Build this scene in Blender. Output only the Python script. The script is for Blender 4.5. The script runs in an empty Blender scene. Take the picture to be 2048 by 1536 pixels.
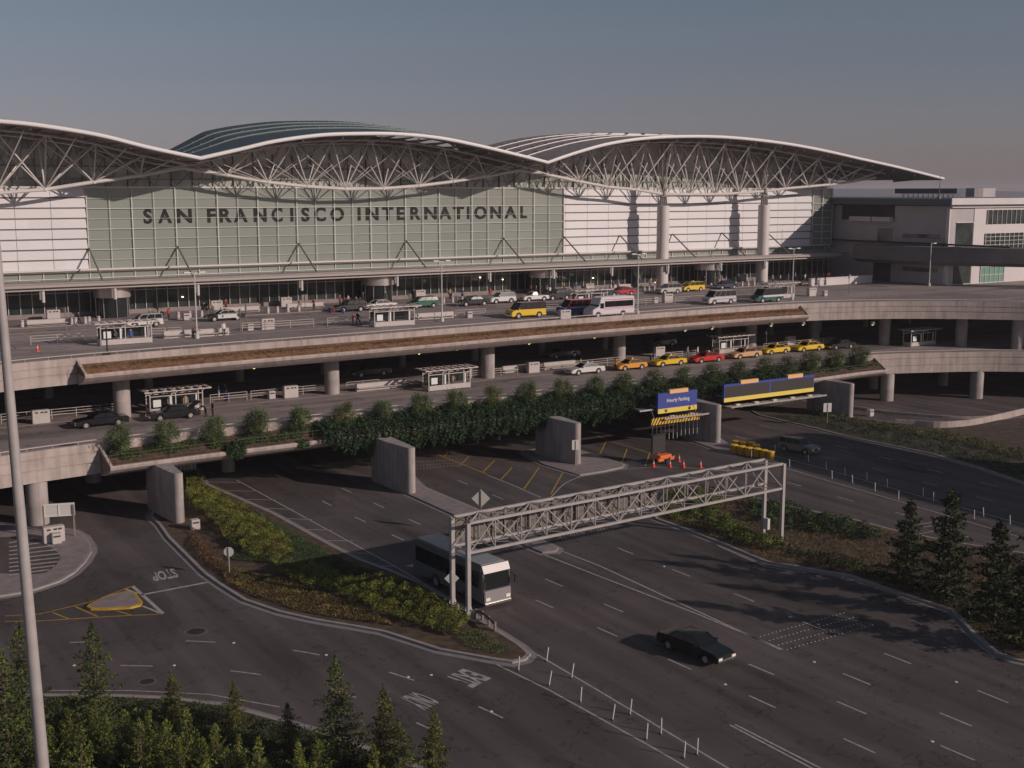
import bpy, bmesh, math, random
import numpy as np
from mathutils import Vector, Matrix
random.seed(7); rng=np.random.default_rng(5)
S=bpy.context.scene; COL=S.collection; PI=math.pi
# ---------------- camera model (a pixel of the 2048x1536 photo -> a point on a real plane)
F=2400.;HOR=383.;CH=31.;TH=math.atan((768-HOR)/F);FA=math.radians(57.4)
sF,cF=math.sin(FA),math.cos(FA)
def ray(x,y):
    a=(x-1024)/F;b=-(y-768)/F
    dx,dy,dz=a,math.cos(TH)+b*math.sin(TH),-math.sin(TH)+b*math.cos(TH)
    return (dx*sF+dy*cF, -dx*cF+dy*sF, dz)
def G(x,y,z=0.):
    d=ray(x,y);t=(z-CH)/d[2];return Vector((d[0]*t,d[1]*t,z))
def W(x,y,v):
    d=ray(x,y);t=v/d[1];return Vector((d[0]*t,v,CH+d[2]*t))
def G2(pts,z=0.): return [(G(x,y,z).x,G(x,y,z).y) for x,y in pts]
# ---------------- materials
M={}
def stain(n,c,v=.3,sc=(1.2,1.2,.12)):
    m=mat(n,c,.87,var=.12,sc=.6,det=6);nt=m.node_tree;b=nt.nodes['Principled BSDF'];L=nt.links;src=b.inputs['Base Color'].links[0].from_socket
    g=nt.nodes.new('ShaderNodeNewGeometry');mp=nt.nodes.new('ShaderNodeMapping');mp.inputs['Scale'].default_value=sc;L.new(g.outputs['Position'],mp.inputs['Vector'])
    no=nt.nodes.new('ShaderNodeTexNoise');no.inputs['Scale'].default_value=1.6;no.inputs['Detail'].default_value=5;L.new(mp.outputs[0],no.inputs['Vector'])
    r=nt.nodes.new('ShaderNodeMapRange');r.inputs['From Min'].default_value=.45;r.inputs['From Max'].default_value=.72;r.inputs['To Min'].default_value=1.;r.inputs['To Max'].default_value=1-v;L.new(no.outputs[0],r.inputs['Value'])
    vm=nt.nodes.new('ShaderNodeVectorMath');vm.operation='SCALE';L.new(src,vm.inputs[0]);L.new(r.outputs[0],vm.inputs['Scale']);L.new(vm.outputs[0],b.inputs['Base Color']);return m
def panes(n,c,v,r,sx,sz,ox,oz,spec=.5):
    m=mat(n,c,r,spec=spec);nt=m.node_tree;b=nt.nodes['Principled BSDF'];L=nt.links
    g=nt.nodes.new('ShaderNodeNewGeometry');mp=nt.nodes.new('ShaderNodeMapping');mp.inputs['Location'].default_value=(-ox/sx,0,-oz/sz);mp.inputs['Scale'].default_value=(1/sx,0,1/sz);L.new(g.outputs['Position'],mp.inputs['Vector'])
    fl=nt.nodes.new('ShaderNodeVectorMath');fl.operation='FLOOR';L.new(mp.outputs[0],fl.inputs[0]);wn=nt.nodes.new('ShaderNodeTexWhiteNoise');L.new(fl.outputs[0],wn.inputs['Vector'])
    no=nt.nodes.new('ShaderNodeTexNoise');no.inputs['Scale'].default_value=.06;L.new(g.outputs['Position'],no.inputs['Vector'])
    ad=nt.nodes.new('ShaderNodeMath');ad.operation='ADD';L.new(wn.outputs['Value'],ad.inputs[0]);L.new(no.outputs[0],ad.inputs[1])
    mr=nt.nodes.new('ShaderNodeMapRange');mr.inputs['From Max'].default_value=2;mr.inputs['To Min'].default_value=1-v;mr.inputs['To Max'].default_value=1+v;L.new(ad.outputs[0],mr.inputs['Value'])
    vm=nt.nodes.new('ShaderNodeVectorMath');vm.operation='SCALE';vm.inputs[0].default_value=c;L.new(mr.outputs[0],vm.inputs['Scale']);L.new(vm.outputs[0],b.inputs['Base Color']);return m
def mat(n,c,r=.7,metal=0.,var=0.,sc=3.,c2=None,bump=0.,spec=.5,emit=None,stretch=None,det=4):
    m=bpy.data.materials.new(n);m.use_nodes=True;nt=m.node_tree;b=nt.nodes['Principled BSDF']
    b.inputs['Base Color'].default_value=(*c,1);b.inputs['Roughness'].default_value=r;b.inputs['Metallic'].default_value=metal
    b.inputs['Specular IOR Level'].default_value=spec
    if emit: b.inputs['Emission Color'].default_value=(*c,1);b.inputs['Emission Strength'].default_value=emit
    if var or c2:
        tc=nt.nodes.new('ShaderNodeNewGeometry');no=nt.nodes.new('ShaderNodeTexNoise');mp=nt.nodes.new('ShaderNodeMapping')
        nt.links.new(tc.outputs['Position'],mp.inputs['Vector'])
        if stretch: mp.inputs['Scale'].default_value=stretch
        no.inputs['Scale'].default_value=sc;no.inputs['Detail'].default_value=det;nt.links.new(mp.outputs[0],no.inputs['Vector'])
        cr=nt.nodes.new('ShaderNodeValToRGB');cr.color_ramp.elements[0].position=.32;cr.color_ramp.elements[1].position=.68
        a=c2 if c2 else tuple(x*(1-var) for x in c);d=c if c2 else tuple(min(1,x*(1+var)) for x in c)
        cr.color_ramp.elements[0].color=(*a,1);cr.color_ramp.elements[1].color=(*d,1)
        nt.links.new(no.outputs[0],cr.inputs[0]);nt.links.new(cr.outputs[0],b.inputs['Base Color'])
        if bump:
            bp=nt.nodes.new('ShaderNodeBump');bp.inputs['Strength'].default_value=bump;nt.links.new(no.outputs[0],bp.inputs['Height']);nt.links.new(bp.outputs[0],b.inputs['Normal'])
    M[n]=m;return m
def asphalt(n,c,lanes=True,k=1.):
    m=mat(n,c,.82,spec=.3);nt=m.node_tree;b=nt.nodes['Principled BSDF'];L=nt.links
    g=nt.nodes.new('ShaderNodeNewGeometry')
    def noise(scale,st,det=5):
        mp=nt.nodes.new('ShaderNodeMapping');mp.inputs['Scale'].default_value=st;mp.inputs['Rotation'].default_value=(0,0,math.radians(-4) if lanes else 0)
        L.new(g.outputs['Position'],mp.inputs['Vector']);no=nt.nodes.new('ShaderNodeTexNoise');no.inputs['Scale'].default_value=scale;no.inputs['Detail'].default_value=det
        L.new(mp.outputs[0],no.inputs['Vector']);return no.outputs[0]
    st=(1,.06,1) if lanes else (.06,1,1)
    A=noise(.55,st,3);B=noise(.12,(1,1,1),4);C=noise(9,(1,1,1),3)
    def mth(op,a,b_):
        q=nt.nodes.new('ShaderNodeMath');q.operation=op
        for i,s in enumerate((a,b_)):
            if isinstance(s,(int,float)): q.inputs[i].default_value=s
            else: L.new(s,q.inputs[i])
        return q.outputs[0]
    s=mth('ADD',mth('MULTIPLY',mth('SUBTRACT',A,.5),1.5*k),mth('ADD',mth('MULTIPLY',mth('SUBTRACT',B,.5),.9*k),mth('MULTIPLY',mth('SUBTRACT',C,.5),.35)))
    vo=nt.nodes.new('ShaderNodeTexVoronoi');vo.feature='DISTANCE_TO_EDGE';vo.inputs['Scale'].default_value=.13;L.new(g.outputs['Position'],vo.inputs['Vector'])
    nz=nt.nodes.new('ShaderNodeTexNoise');nz.inputs['Scale'].default_value=.5;L.new(g.outputs['Position'],nz.inputs['Vector'])
    vm0=nt.nodes.new('ShaderNodeVectorMath');vm0.operation='MULTIPLY_ADD';vm0.inputs[1].default_value=(5,5,5);L.new(nz.outputs['Color'],vm0.inputs[0]);L.new(g.outputs['Position'],vm0.inputs[2]);L.new(vm0.outputs[0],vo.inputs['Vector'])
    ck=mth('MULTIPLY',mth('LESS_THAN',vo.outputs['Distance'],.007),-.32)
    vc=nt.nodes.new('ShaderNodeTexVoronoi');vc.distance='MANHATTAN';vc.inputs['Scale'].default_value=.085;mp2=nt.nodes.new('ShaderNodeMapping');mp2.inputs['Scale'].default_value=(1,.45,1) if lanes else (.45,1,1);L.new(g.outputs['Position'],mp2.inputs['Vector']);L.new(mp2.outputs[0],vc.inputs['Vector'])
    sp_=nt.nodes.new('ShaderNodeSeparateColor');L.new(vc.outputs['Color'],sp_.inputs[0])
    pt_=mth('MULTIPLY',mth('GREATER_THAN',sp_.outputs[0],.80),-.19)
    oil=mth('MULTIPLY',mth('GREATER_THAN',noise(.9,(1,1,1),2),.66),-.25)
    s=mth('ADD',s,mth('ADD',ck,mth('ADD',pt_,oil)))
    s=mth('MAXIMUM',mth('ADD',s,1.),.4)
    vm=nt.nodes.new('ShaderNodeVectorMath');vm.operation='SCALE';vm.inputs[0].default_value=c;L.new(s,vm.inputs['Scale']);L.new(vm.outputs[0],b.inputs['Base Color'])
    return m
asphalt('asphalt',(.102,.083,.081));asphalt('deck_asphalt',(.31,.26,.25),False,.8)
stain('concrete',(.44,.365,.335),.28);mat('concrete_side',(.40,.33,.30),.85,var=.2,sc=.6,stretch=(1,1,.3),det=6)
stain('pier',(.38,.335,.32),.32)
mat('walk',(.27,.22,.22),.9,var=.15,sc=.9);mat('kerb',(.33,.29,.28),.9,var=.12,sc=1.2);mat('gutter',(.25,.225,.225),.9,var=.12,sc=1.)
mat('kerb_tan',(.26,.185,.14),.9,var=.2,sc=1.);mat('paint_yellow',(.5,.3,.03),.8,var=.2,sc=2);mat('paint_white',(.42,.385,.37),.8,var=.25,sc=3)
mat('collar',(.135,.11,.105),.9);mat('dot',(.6,.55,.5),.5)
mat('soil',(.10,.065,.045),1,c2=(.045,.032,.022),sc=.8,det=6);mat('mulch',(.13,.078,.046),1,c2=(.045,.032,.022),sc=1.2,det=6)
mat('dry',(.26,.13,.06),1,c2=(.10,.05,.025),sc=2.2);mat('ground',(.07,.065,.055),1,var=.3,sc=.02)
panes('white_panel',(.65,.63,.655),.07,.5,4.83,1.47,126.1,31.5);mat('joint',(.20,.155,.145),.8)
panes('frosted',(.25,.275,.245),.16,.25,3.22,1.47,42.41,31.5);panes('frosted_up',(.38,.41,.37),.5,.2,1.61,1.3,42.41,31.7)
mat('mullion',(.62,.59,.57),.5);mat('steel',(.62,.57,.54),.45,var=.05,sc=.4);mat('steel_dark',(.20,.175,.165),.5)
mat('eave',(.70,.67,.67),.45);mat('soffit',(.24,.21,.20),.8,var=.15,sc=.4);mat('roof_teal',(.055,.075,.085),.45,var=.25,sc=.6)
mat('teal_edge',(.10,.15,.15),.5);mat('roof_brown',(.30,.25,.235),.7,var=.2,sc=.8);mat('letter',(.012,.010,.010),.8)
mat('dark_glass',(.02,.026,.027),.08,spec=.6);mat('storefront',(.035,.045,.043),.12,var=.5,sc=.5,spec=.5)
mat('canopy_top',(.30,.26,.25),.6,var=.12,sc=.5);mat('canopy_beam',(.38,.33,.31),.5)
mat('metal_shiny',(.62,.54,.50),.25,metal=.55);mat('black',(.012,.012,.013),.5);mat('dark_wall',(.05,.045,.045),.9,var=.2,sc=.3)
mat('grey_wall',(.44,.41,.42),.85,var=.08,sc=.2);mat('white_wall',(.62,.57,.57),.8,var=.04,sc=.3);mat('blue_roof',(.10,.12,.15),.7)
mat('guideway',(.15,.14,.145),.8,var=.12,sc=.3);mat('green_glass',(.18,.32,.27),.2);mat('rail',(.55,.48,.45),.5);mat('rail_dark',(.16,.15,.13),.5);mat('box_white',(.50,.45,.43),.7,var=.06,sc=2);mat('slot',(.05,.04,.04),.8)
mat('poster',(.70,.72,.70),.6);mat('orange',(.75,.17,.04),.6);mat('cone_red',(.80,.045,.03),.5);mat('barrel',(.55,.30,.02),.5);mat('yellow_lamp',(.9,.55,.05),.5)
mat('sign_blue',(.03,.055,.30),.5);mat('sign_yellow',(.80,.60,.10),.5);mat('sign_orange',(.85,.48,.2),.5);mat('sign_dark',(.028,.024,.023),.5);mat('sign_white',(.56,.54,.52),.6)
mat('hazard',(.85,.48,.02),.5);mat('sign_back',(.165,.145,.125),.7,var=.1,sc=1.);mat('galv',(.38,.345,.335),.5,var=.08,sc=1.5)
mat('trunk',(.12,.085,.06),.9);mat('rubber',(.02,.02,.02),.8);mat('rim',(.6,.57,.55),.3,metal=.7);mat('car_glass',(.012,.013,.015),.1,spec=.35)
mat('lamp_glow',(.9,.95,.35),.5,emit=1.6);mat('lamp_warm',(1.,.75,.45),.5,emit=6.);mat('headlight',(.85,.8,.72),.15);mat('taillight',(.5,.02,.02),.25)
mat('silver',(.30,.28,.28),.4,metal=.15);mat('chrome',(.8,.78,.75),.12,metal=1.);mat('skin',(.42,.25,.18),.6);mat('hair',(.04,.025,.02),.8);mat('hill',(.10,.10,.13),1)
mat('planter_soil',(.08,.045,.03),1,var=.5,sc=2)
def leafmat(n,c,v=.35):
    m=mat(n,c,.75,var=.5,sc=.8,spec=.25,det=8);return m
leafmat('leaf_conifer',(.05,.07,.022));leafmat('leaf_conifer2',(.09,.115,.03))
leafmat('leaf_light',(.17,.20,.035));leafmat('leaf_light2',(.10,.135,.03))
leafmat('leaf_dark',(.026,.055,.024));leafmat('leaf_dark2',(.045,.08,.032))
leafmat('leaf_shrub',(.13,.165,.065));leafmat('leaf_shrub2',(.055,.09,.03))
leafmat('leaf_lime',(.18,.20,.03));leafmat('leaf_olive',(.17,.14,.03));leafmat('leaf_red',(.15,.06,.035))
leafmat('leaf_tree',(.028,.042,.018));leafmat('leaf_tree2',(.045,.062,.024))
PAINT={}
def paint(c,r=.22):
    k=(c,r)
    if k not in PAINT:
        m=mat('car_paint',c,r,spec=.3);m.node_tree.nodes['Principled BSDF'].inputs['Coat Weight'].default_value=.15;PAINT[k]=m
    return PAINT[k]
CLOTH={}
def cloth(c):
    if c not in CLOTH: CLOTH[c]=mat('cloth',c,.9)
    return CLOTH[c]
# ---------------- mesh collector
class MB:
    def __init__(s): s.v=[];s.f=[];s.m=[]
    def add(s,v,f,mi=0):
        o=len(s.v);s.v+=[tuple(p) for p in v];s.f+=[tuple(i+o for i in q) for q in f];s.m+=[mi]*len(f);return s
    def box(s,x0,x1,y0,y1,z0,z1,mi=0):
        return s.add([(x0,y0,z0),(x1,y0,z0),(x1,y1,z0),(x0,y1,z0),(x0,y0,z1),(x1,y0,z1),(x1,y1,z1),(x0,y1,z1)],[(0,3,2,1),(4,5,6,7),(0,1,5,4),(1,2,6,5),(2,3,7,6),(3,0,4,7)],mi)
    def cbox(s,c,d,mi=0): return s.box(c[0]-d[0]/2,c[0]+d[0]/2,c[1]-d[1]/2,c[1]+d[1]/2,c[2]-d[2]/2,c[2]+d[2]/2,mi)
    def tube(s,p,q,r,n=6,r2=None,mi=0):
        p=Vector(p);q=Vector(q);d=q-p
        if d.length<1e-6: return s
        d.normalize();a=d.orthogonal().normalized();b=d.cross(a);r2=r if r2 is None else r2;v=[]
        for (c,rr) in ((p,r),(q,r2)):
            for i in range(n):
                t=2*PI*(i+.5)/n;v.append(c+a*math.cos(t)*rr+b*math.sin(t)*rr)
        f=[(i,(i+1)%n,n+(i+1)%n,n+i) for i in range(n)]+[tuple(range(n-1,-1,-1)),tuple(range(n,2*n))]
        return s.add(v,f,mi)
    def path(s,P,r,n=6,mi=0):
        for a,b in zip(P,P[1:]): s.tube(a,b,r,n,mi=mi)
        return s
    def prism(s,pts,z0,z1,mi=0):
        n=len(pts);A=sum(pts[i][0]*pts[(i+1)%n][1]-pts[(i+1)%n][0]*pts[i][1] for i in range(n))
        if A<0: pts=pts[::-1]
        v=[(x,y,z0) for x,y in pts]+[(x,y,z1) for x,y in pts]
        return s.add(v,[tuple(range(n-1,-1,-1)),tuple(range(n,2*n))]+[(i,(i+1)%n,n+(i+1)%n,n+i) for i in range(n)],mi)
    def cyl(s,x,y,z0,z1,r,n=20,r2=None,mi=0): return s.tube((x,y,z0),(x,y,z1),r,n,r2,mi)
    def lathe(s,c,prof,n=16,mi=0):
        v=[];k=len(prof)
        for r,z in prof:
            for i in range(n): t=2*PI*i/n;v.append((c[0]+r*math.cos(t),c[1]+r*math.sin(t),c[2]+z))
        f=[(j*n+i,j*n+(i+1)%n,(j+1)*n+(i+1)%n,(j+1)*n+i) for j in range(k-1) for i in range(n)]+[tuple(range(n-1,-1,-1)),tuple(range((k-1)*n,k*n))]
        return s.add(v,f,mi)
    def sweep(s,poly,sec,mi=0):
        N=[]
        for i in range(len(poly)):
            a=Vector(poly[max(0,i-1)]);b=Vector(poly[min(len(poly)-1,i+1)]);t=(b-a).normalized();N.append(Vector((t.y,-t.x)))
        k=len(sec);v=[]
        for p,n in zip(poly,N):
            for off,z in sec: v.append((p[0]+n.x*off,p[1]+n.y*off,z))
        m=len(poly);f=[(i*k+j,(i+1)*k+j,(i+1)*k+(j+1)%k,i*k+(j+1)%k) for i in range(m-1) for j in range(k)]
        f+=[tuple(range(k)),tuple(range((m-1)*k+k-1,(m-1)*k-1,-1))]
        return s.add(v,f,mi)
    def build(s,name,mats,parent=None,smooth=False,bevel=0.,loc=None,rz=0.,fix=True):
        me=bpy.data.meshes.new(name);me.from_pydata(s.v,[],s.f);
        if not isinstance(mats,(list,tuple)): mats=[mats]
        for m in mats: me.materials.append(M[m] if isinstance(m,str) else m)
        if len(mats)>1: me.polygons.foreach_set('material_index',s.m)
        if fix or bevel:
            bm=bmesh.new();bm.from_mesh(me);bmesh.ops.recalc_face_normals(bm,faces=bm.faces)
            if bevel: bmesh.ops.bevel(bm,geom=[e for e in bm.edges if len(e.link_faces)==2 and e.calc_face_angle(0)>.5],offset=bevel,segments=2,affect='EDGES',clamp_overlap=True)
            bm.to_mesh(me);bm.free()
        if smooth: 
            me.polygons.foreach_set('use_smooth',[True]*len(me.polygons))
            try: me.set_sharp_from_angle(angle=math.radians(40))
            except Exception: pass
        me.update();o=bpy.data.objects.new(name,me);COL.objects.link(o)
        if parent: o.parent=parent
        if loc is not None: o.location=loc
        o.rotation_euler.z=rz;return o
def tag(o,label=None,cat=None,group=None,kind=None):
    if label:o['label']=label
    if cat:o['category']=cat
    if group:o['group']=group
    if kind:o['kind']=kind
    return o
def thing(name,label,cat,loc=(0,0,0),rz=0.,group=None):
    o=bpy.data.objects.new(name,None);COL.objects.link(o);o.location=loc;o.rotation_euler.z=rz;o.empty_display_size=.3
    return tag(o,label,cat,group)
def copy_tree(o,parent=None):
    c=o.copy();COL.objects.link(c);c.parent=parent
    for ch in list(o.children): copy_tree(ch,c)
    return c
def dup(o,loc,rz=None,label=None,group=None,scale=None):
    c=copy_tree(o);c.location=loc
    if rz is not None:c.rotation_euler.z=rz
    if label:c['label']=label
    if group:c['group']=group
    if scale is not None:c.scale=scale if isinstance(scale,tuple) else (scale,)*3
    return c
def struct(o): return tag(o,kind='structure')
ORD=['first','second','third','fourth','fifth','sixth','seventh','eighth','ninth','tenth','eleventh','twelfth','thirteenth','fourteenth','fifteenth','sixteenth','seventeenth','eighteenth','nineteenth','twentieth','twenty-first','twenty-second','twenty-third','twenty-fourth','twenty-fifth','twenty-sixth','twenty-seventh','twenty-eighth','twenty-ninth','thirtieth']
def resample(P,step):
    out=[Vector(P[0])];acc=0
    for a,b in zip(P,P[1:]):
        a=Vector(a);b=Vector(b);L=(b-a).length;d=step-acc
        while d<=L: out.append(a+(b-a)*(d/L));d+=step
        acc=L-(d-step)
    return out
def smoothline(P,n=6):
    P=[Vector(p) for p in P];out=[]
    for i in range(len(P)-1):
        p0=P[max(0,i-1)];p1=P[i];p2=P[i+1];p3=P[min(len(P)-1,i+2)]
        for k in range(n):
            t=k/n;out.append(.5*((2*p1)+(p2-p0)*t+(2*p0-5*p1+4*p2-p3)*t*t+(3*p1-p0-3*p2+p3)*t**3))
    out.append(P[-1]);return [tuple(p) for p in out]
def inset(poly,d):
    n=len(poly);A=sum(poly[i][0]*poly[(i+1)%n][1]-poly[(i+1)%n][0]*poly[i][1] for i in range(n));s=1 if A>0 else -1;out=[]
    for i in range(n):
        p=Vector(poly[i]);a=(p-Vector(poly[i-1])).normalized();b=(Vector(poly[(i+1)%n])-p).normalized()
        na=Vector((-a.y,a.x))*s;nb=Vector((-b.y,b.x))*s;q=na+nb
        if q.length<.3: q=na
        q.normalize();out.append(tuple(p+q*d/max(.5,q.dot(na))))
    return out
def inpoly(x,y,poly):
    c=np.zeros(x.shape,bool);n=len(poly)
    for i in range(n):
        x1,y1=poly[i];x2,y2=poly[(i+1)%n]
        if y1==y2: continue
        c^=((y1>y)!=(y2>y))&(x<(x2-x1)*(y-y1)/(y2-y1)+x1)
    return c
# leaves: n triangles/quads from centres
def leaves(name,P,size,mats,parent=None,up=.3,aspect=2.2,probs=None):
    P=np.asarray(P,float);n=len(P);d=rng.normal(size=(n,3));d[:,2]=d[:,2]*.7+up;d/=np.linalg.norm(d,axis=1)[:,None]
    e=np.cross(d,rng.normal(size=(n,3)));e/=np.linalg.norm(e,axis=1)[:,None]
    s=(size*rng.uniform(.6,1.4,n))[:,None]
    V=np.empty((n,4,3));V[:,0]=P-d*s*.5;V[:,1]=P+e*s*.5/aspect*1.2;V[:,2]=P+d*s*.5;V[:,3]=P-e*s*.5/aspect*1.2
    me=bpy.data.meshes.new(name);me.vertices.add(4*n);me.vertices.foreach_set('co',V.ravel());me.loops.add(4*n);me.loops.foreach_set('vertex_index',np.arange(4*n,dtype=np.int32))
    me.polygons.add(n);me.polygons.foreach_set('loop_start',np.arange(0,4*n,4,dtype=np.int32));me.polygons.foreach_set('loop_total',np.full(n,4,dtype=np.int32))
    for m in mats: me.materials.append(M[m])
    me.polygons.foreach_set('material_index',rng.choice(len(mats),n,p=probs).astype(np.int32));me.update(calc_edges=True)
    o=bpy.data.objects.new(name,me);COL.objects.link(o)
    if parent:o.parent=parent
    return o
def cover(name,poly,dens,h,size,mats,label,cat,z=.15,hmin=.1,fq=.6,probs=None,thr=-1.):
    xs=[p[0] for p in poly];ys=[p[1] for p in poly];A=(max(xs)-min(xs))*(max(ys)-min(ys));n=int(A*dens)
    x=rng.uniform(min(xs),max(xs),n);y=rng.uniform(min(ys),max(ys),n);k=inpoly(x,y,poly);x=x[k];y=y[k]
    ph=rng.uniform(0,9,4);b=(np.sin(x*fq*2.1+ph[0])+np.sin(y*fq*1.7+ph[1])+np.sin((x+y)*fq*3.1+ph[2])+np.sin((x-y)*fq*4.3+ph[3]))/4
    k=b>thr;x=x[k];y=y[k];b=b[k]
    zz=z+hmin+(h-hmin)*np.clip(.55+.6*b,0,1)*rng.uniform(.25,1,len(x))**.6
    return tag(leaves(name,np.stack([x,y,zz],1),size,mats,up=.6,probs=probs),label,cat,kind='stuff')
# ================= camera, light, world
cam=bpy.data.cameras.new('camera');co=bpy.data.objects.new('camera',cam);COL.objects.link(co);S.camera=co
co.location=(0,0,CH);co.rotation_euler=(PI/2-TH,0,-math.asin(cF));cam.sensor_width=36;cam.lens=F/2048*36;cam.clip_end=9000;cam.clip_start=.5
SUNV=Vector((.65,-1,.43)).normalized();EL=math.asin(SUNV.z);AZ=math.atan2(SUNV.x,SUNV.y)
sl=bpy.data.lights.new('sun','SUN');sl.energy=2.95;sl.angle=math.radians(.55);sl.color=(1,.84,.74)
so=bpy.data.objects.new('sun',sl);COL.objects.link(so);so.rotation_euler=SUNV.to_track_quat('Z','Y').to_euler();so.location=(60,-60,90)
wd=bpy.data.worlds.new('World');S.world=wd;wd.use_nodes=True;nt=wd.node_tree
sky=nt.nodes.new('ShaderNodeTexSky');sky.sky_type='NISHITA';sky.sun_disc=False;sky.sun_elevation=EL;sky.sun_rotation=AZ
sky.air_density=1.0;sky.dust_density=.6;sky.ozone_density=1.6;sky.altitude=0
bg=nt.nodes['Background'];bg.inputs['Strength'].default_value=.044
hs=nt.nodes.new('ShaderNodeHueSaturation');hs.inputs['Saturation'].default_value=.66
mx=nt.nodes.new('ShaderNodeMix');mx.data_type='RGBA';mx.blend_type='MULTIPLY';mx.inputs[0].default_value=1;mx.inputs[7].default_value=(1.0,.93,1.02,1)
tc=nt.nodes.new('ShaderNodeTexCoord');sx_=nt.nodes.new('ShaderNodeSeparateXYZ');rp=nt.nodes.new('ShaderNodeValToRGB')
nt.links.new(tc.outputs['Generated'],sx_.inputs[0]);nt.links.new(sx_.outputs['Z'],rp.inputs[0])
rp.color_ramp.elements[0].position=0.;rp.color_ramp.elements[0].color=(1.02,.86,1.10,1);rp.color_ramp.elements[1].position=.2;rp.color_ramp.elements[1].color=(.92,.99,1.07,1)
nt.links.new(rp.outputs[0],mx.inputs[7])
nt.links.new(sky.outputs[0],hs.inputs['Color']);nt.links.new(hs.outputs[0],mx.inputs[6]);nt.links.new(mx.outputs[2],bg.inputs['Color'])
S.view_settings.view_transform='Standard';S.view_settings.look='None';S.view_settings.exposure=0;S.view_settings.gamma=1
# ================= ground, roads
b=MB();b.box(-2500,4500,-1500,6000,-.4,-.03);struct(b.build('ground','ground'))
b=MB();b.box(-60,260,25,168,-.03,0);road=struct(b.build('road','asphalt'))
b=MB();P=[(u,v,z) for u,v,z in []]
hp=[];
for i,(x,h) in enumerate([(-900,5),(-300,8),(200,7),(700,9),(1200,10),(1700,12),(2200,34),(2800,40),(3400,30),(4200,10)]):
    hp.append((x,h))
pts=[]
for i in range(len(hp)-1):
    for k in range(8):
        t=k/8;pts.append((hp[i][0]*(1-t)+hp[i+1][0]*t,hp[i][1]*(1-t)+hp[i+1][1]*t+random.uniform(-1,1)))
v=[];f=[]
for x,h in pts: v+=[(x,2600-.2*x,-1),(x+10,3000-.2*x,max(2,h)),(x,3600-.2*x,-1)]
for i in range(len(pts)-1):
    for j in range(2): f.append((i*3+j,(i+1)*3+j,(i+1)*3+j+1,i*3+j+1))
b.add(v,f);struct(b.build('hills','hill',smooth=True))
def island(name,px,kind='soil',kerb='kerb',h=.15,kw=.35,gut=True,struct_label=None,world=None):
    poly=world or G2(px)
    if gut:
        g=MB();g.prism(inset(poly,-.45),0,.008);o=g.build('gutter','gutter');
    b=MB();b.prism(poly,0,h);k=b.build(name,kerb);struct(k)
    if gut:o.parent=k
    q=inset(poly,kw);b=MB();b.prism(q,0,h+.012);s=b.build('surface',kind,parent=k)
    return poly,q
# main planted island (kerb outline follows the photograph's ground plan)
isl=[(300,1035),(318,1052),(336,1078),(370,1112),(408,1150),(440,1173),(488,1203),(558,1227),(628,1243),(700,1255),(767,1267),(879,1303),(984,1322),(1025,1328),(1052,1322),(1062,1310),(1040,1291),(985,1257),(940,1228),(897,1200),(840,1168),(780,1143),(719,1121),(650,1085),(547,1028),(410,968),(395,940),(330,955)]
ip,iq=island('planted_island',isl,'mulch','kerb',.16,.3)
iq2=inset(ip,1.0)
def subpoly(px): return G2(px,.15)
med=[(770,940),(790,978),(907,1031),(1032,1085),(1085,1107),(1112,1105),(1117,1098),(1075,1078),(1010,1046),(945,1017),(845,975),(810,940)]
island('median_walk',med,'walk','kerb',.15,.18,True)
med3=[(1040,905),(1089,931),(1160,952),(1210,944),(1246,936),(1249,930),(1200,915),(1170,905),(1120,890)]
island('median_walk',med3,'walk','kerb',.15,.18,True)
med4=[(1370,872),(1385,884),(1432,900),(1452,906),(1470,905),(1466,897),(1440,880),(1420,862)]
island('median_walk',med4,'walk','kerb',.15,.18,True)
rp=[(1500,822),(1519,832),(1630,858),(1697,876),(1780,892),(1862,909),(1960,938),(2060,972),(2100,900),(2060,835),(1990,842),(1937,850),(1821,850),(1713,838),(1650,815),(1600,800)]
rpoly,rq=island('planted_island',rp,'soil','kerb',.16,.3)
cp=[(1303,1027),(1312,1040),(1366,1059),(1448,1091),(1531,1126),(1614,1140),(1697,1154),(1800,1189),(1904,1224),(1945,1270),(1991,1309),(2035,1324),(2120,1340),(2160,1180),(2060,1110),(1900,1085),(1780,1060),(1717,1043),(1592,1017),(1504,995),(1445,984),(1387,973),(1335,975)]
cpoly,cq=island('planted_island',cp,'mulch','kerb',.16,.3)
# left corner pavement island with the round column
li=[(120,1165),(60,1185),(0,1195),(-60,1200),(-60,1060),(0,1050),(80,1062),(120,1058),(150,1062),(170,1073),(183,1092),(184,1105),(172,1125),(150,1147)]
lpoly,lq=island('corner_pavement',li,'walk','kerb',.15,.2)
# sunken crossing in it
b=MB();cz=[(0,1078),(45,1076),(80,1083),(100,1097),(118,1110),(121,1120),(112,1135),(90,1150),(60,1153),(0,1150),(-40,1148),(-40,1080)]
b.prism(G2(cz),.16,.172);o=struct(b.build('crossing_road','asphalt'))
m=MB()
for k in range(9):
    y=1083+k*8.0;x0,x1=18,(70,98,108,114,119,119,116,110,98)[k]
    a=G(x0,y+3,.18);c=G(x1,y-8,.18);d=(c-a).normalized();n=Vector((-d.y,d.x,0))*.16
    m.add([a+n,c+n,c-n,a-n],[(0,1,2,3)])
m.build('zebra_marking','paint_white',parent=o,fix=False)
# foreground planting bed
fb=[(-60,1392),(101,1393),(153,1393),(240,1394),(331,1398),(450,1412),(558,1441),(640,1465),(736,1500),(830,1535),(930,1585),(1100,1680),(600,1900),(0,1700),(-200,1600)]
fpoly,fq_=island('planting_bed',fb,'soil','kerb',.16,.35)
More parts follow.
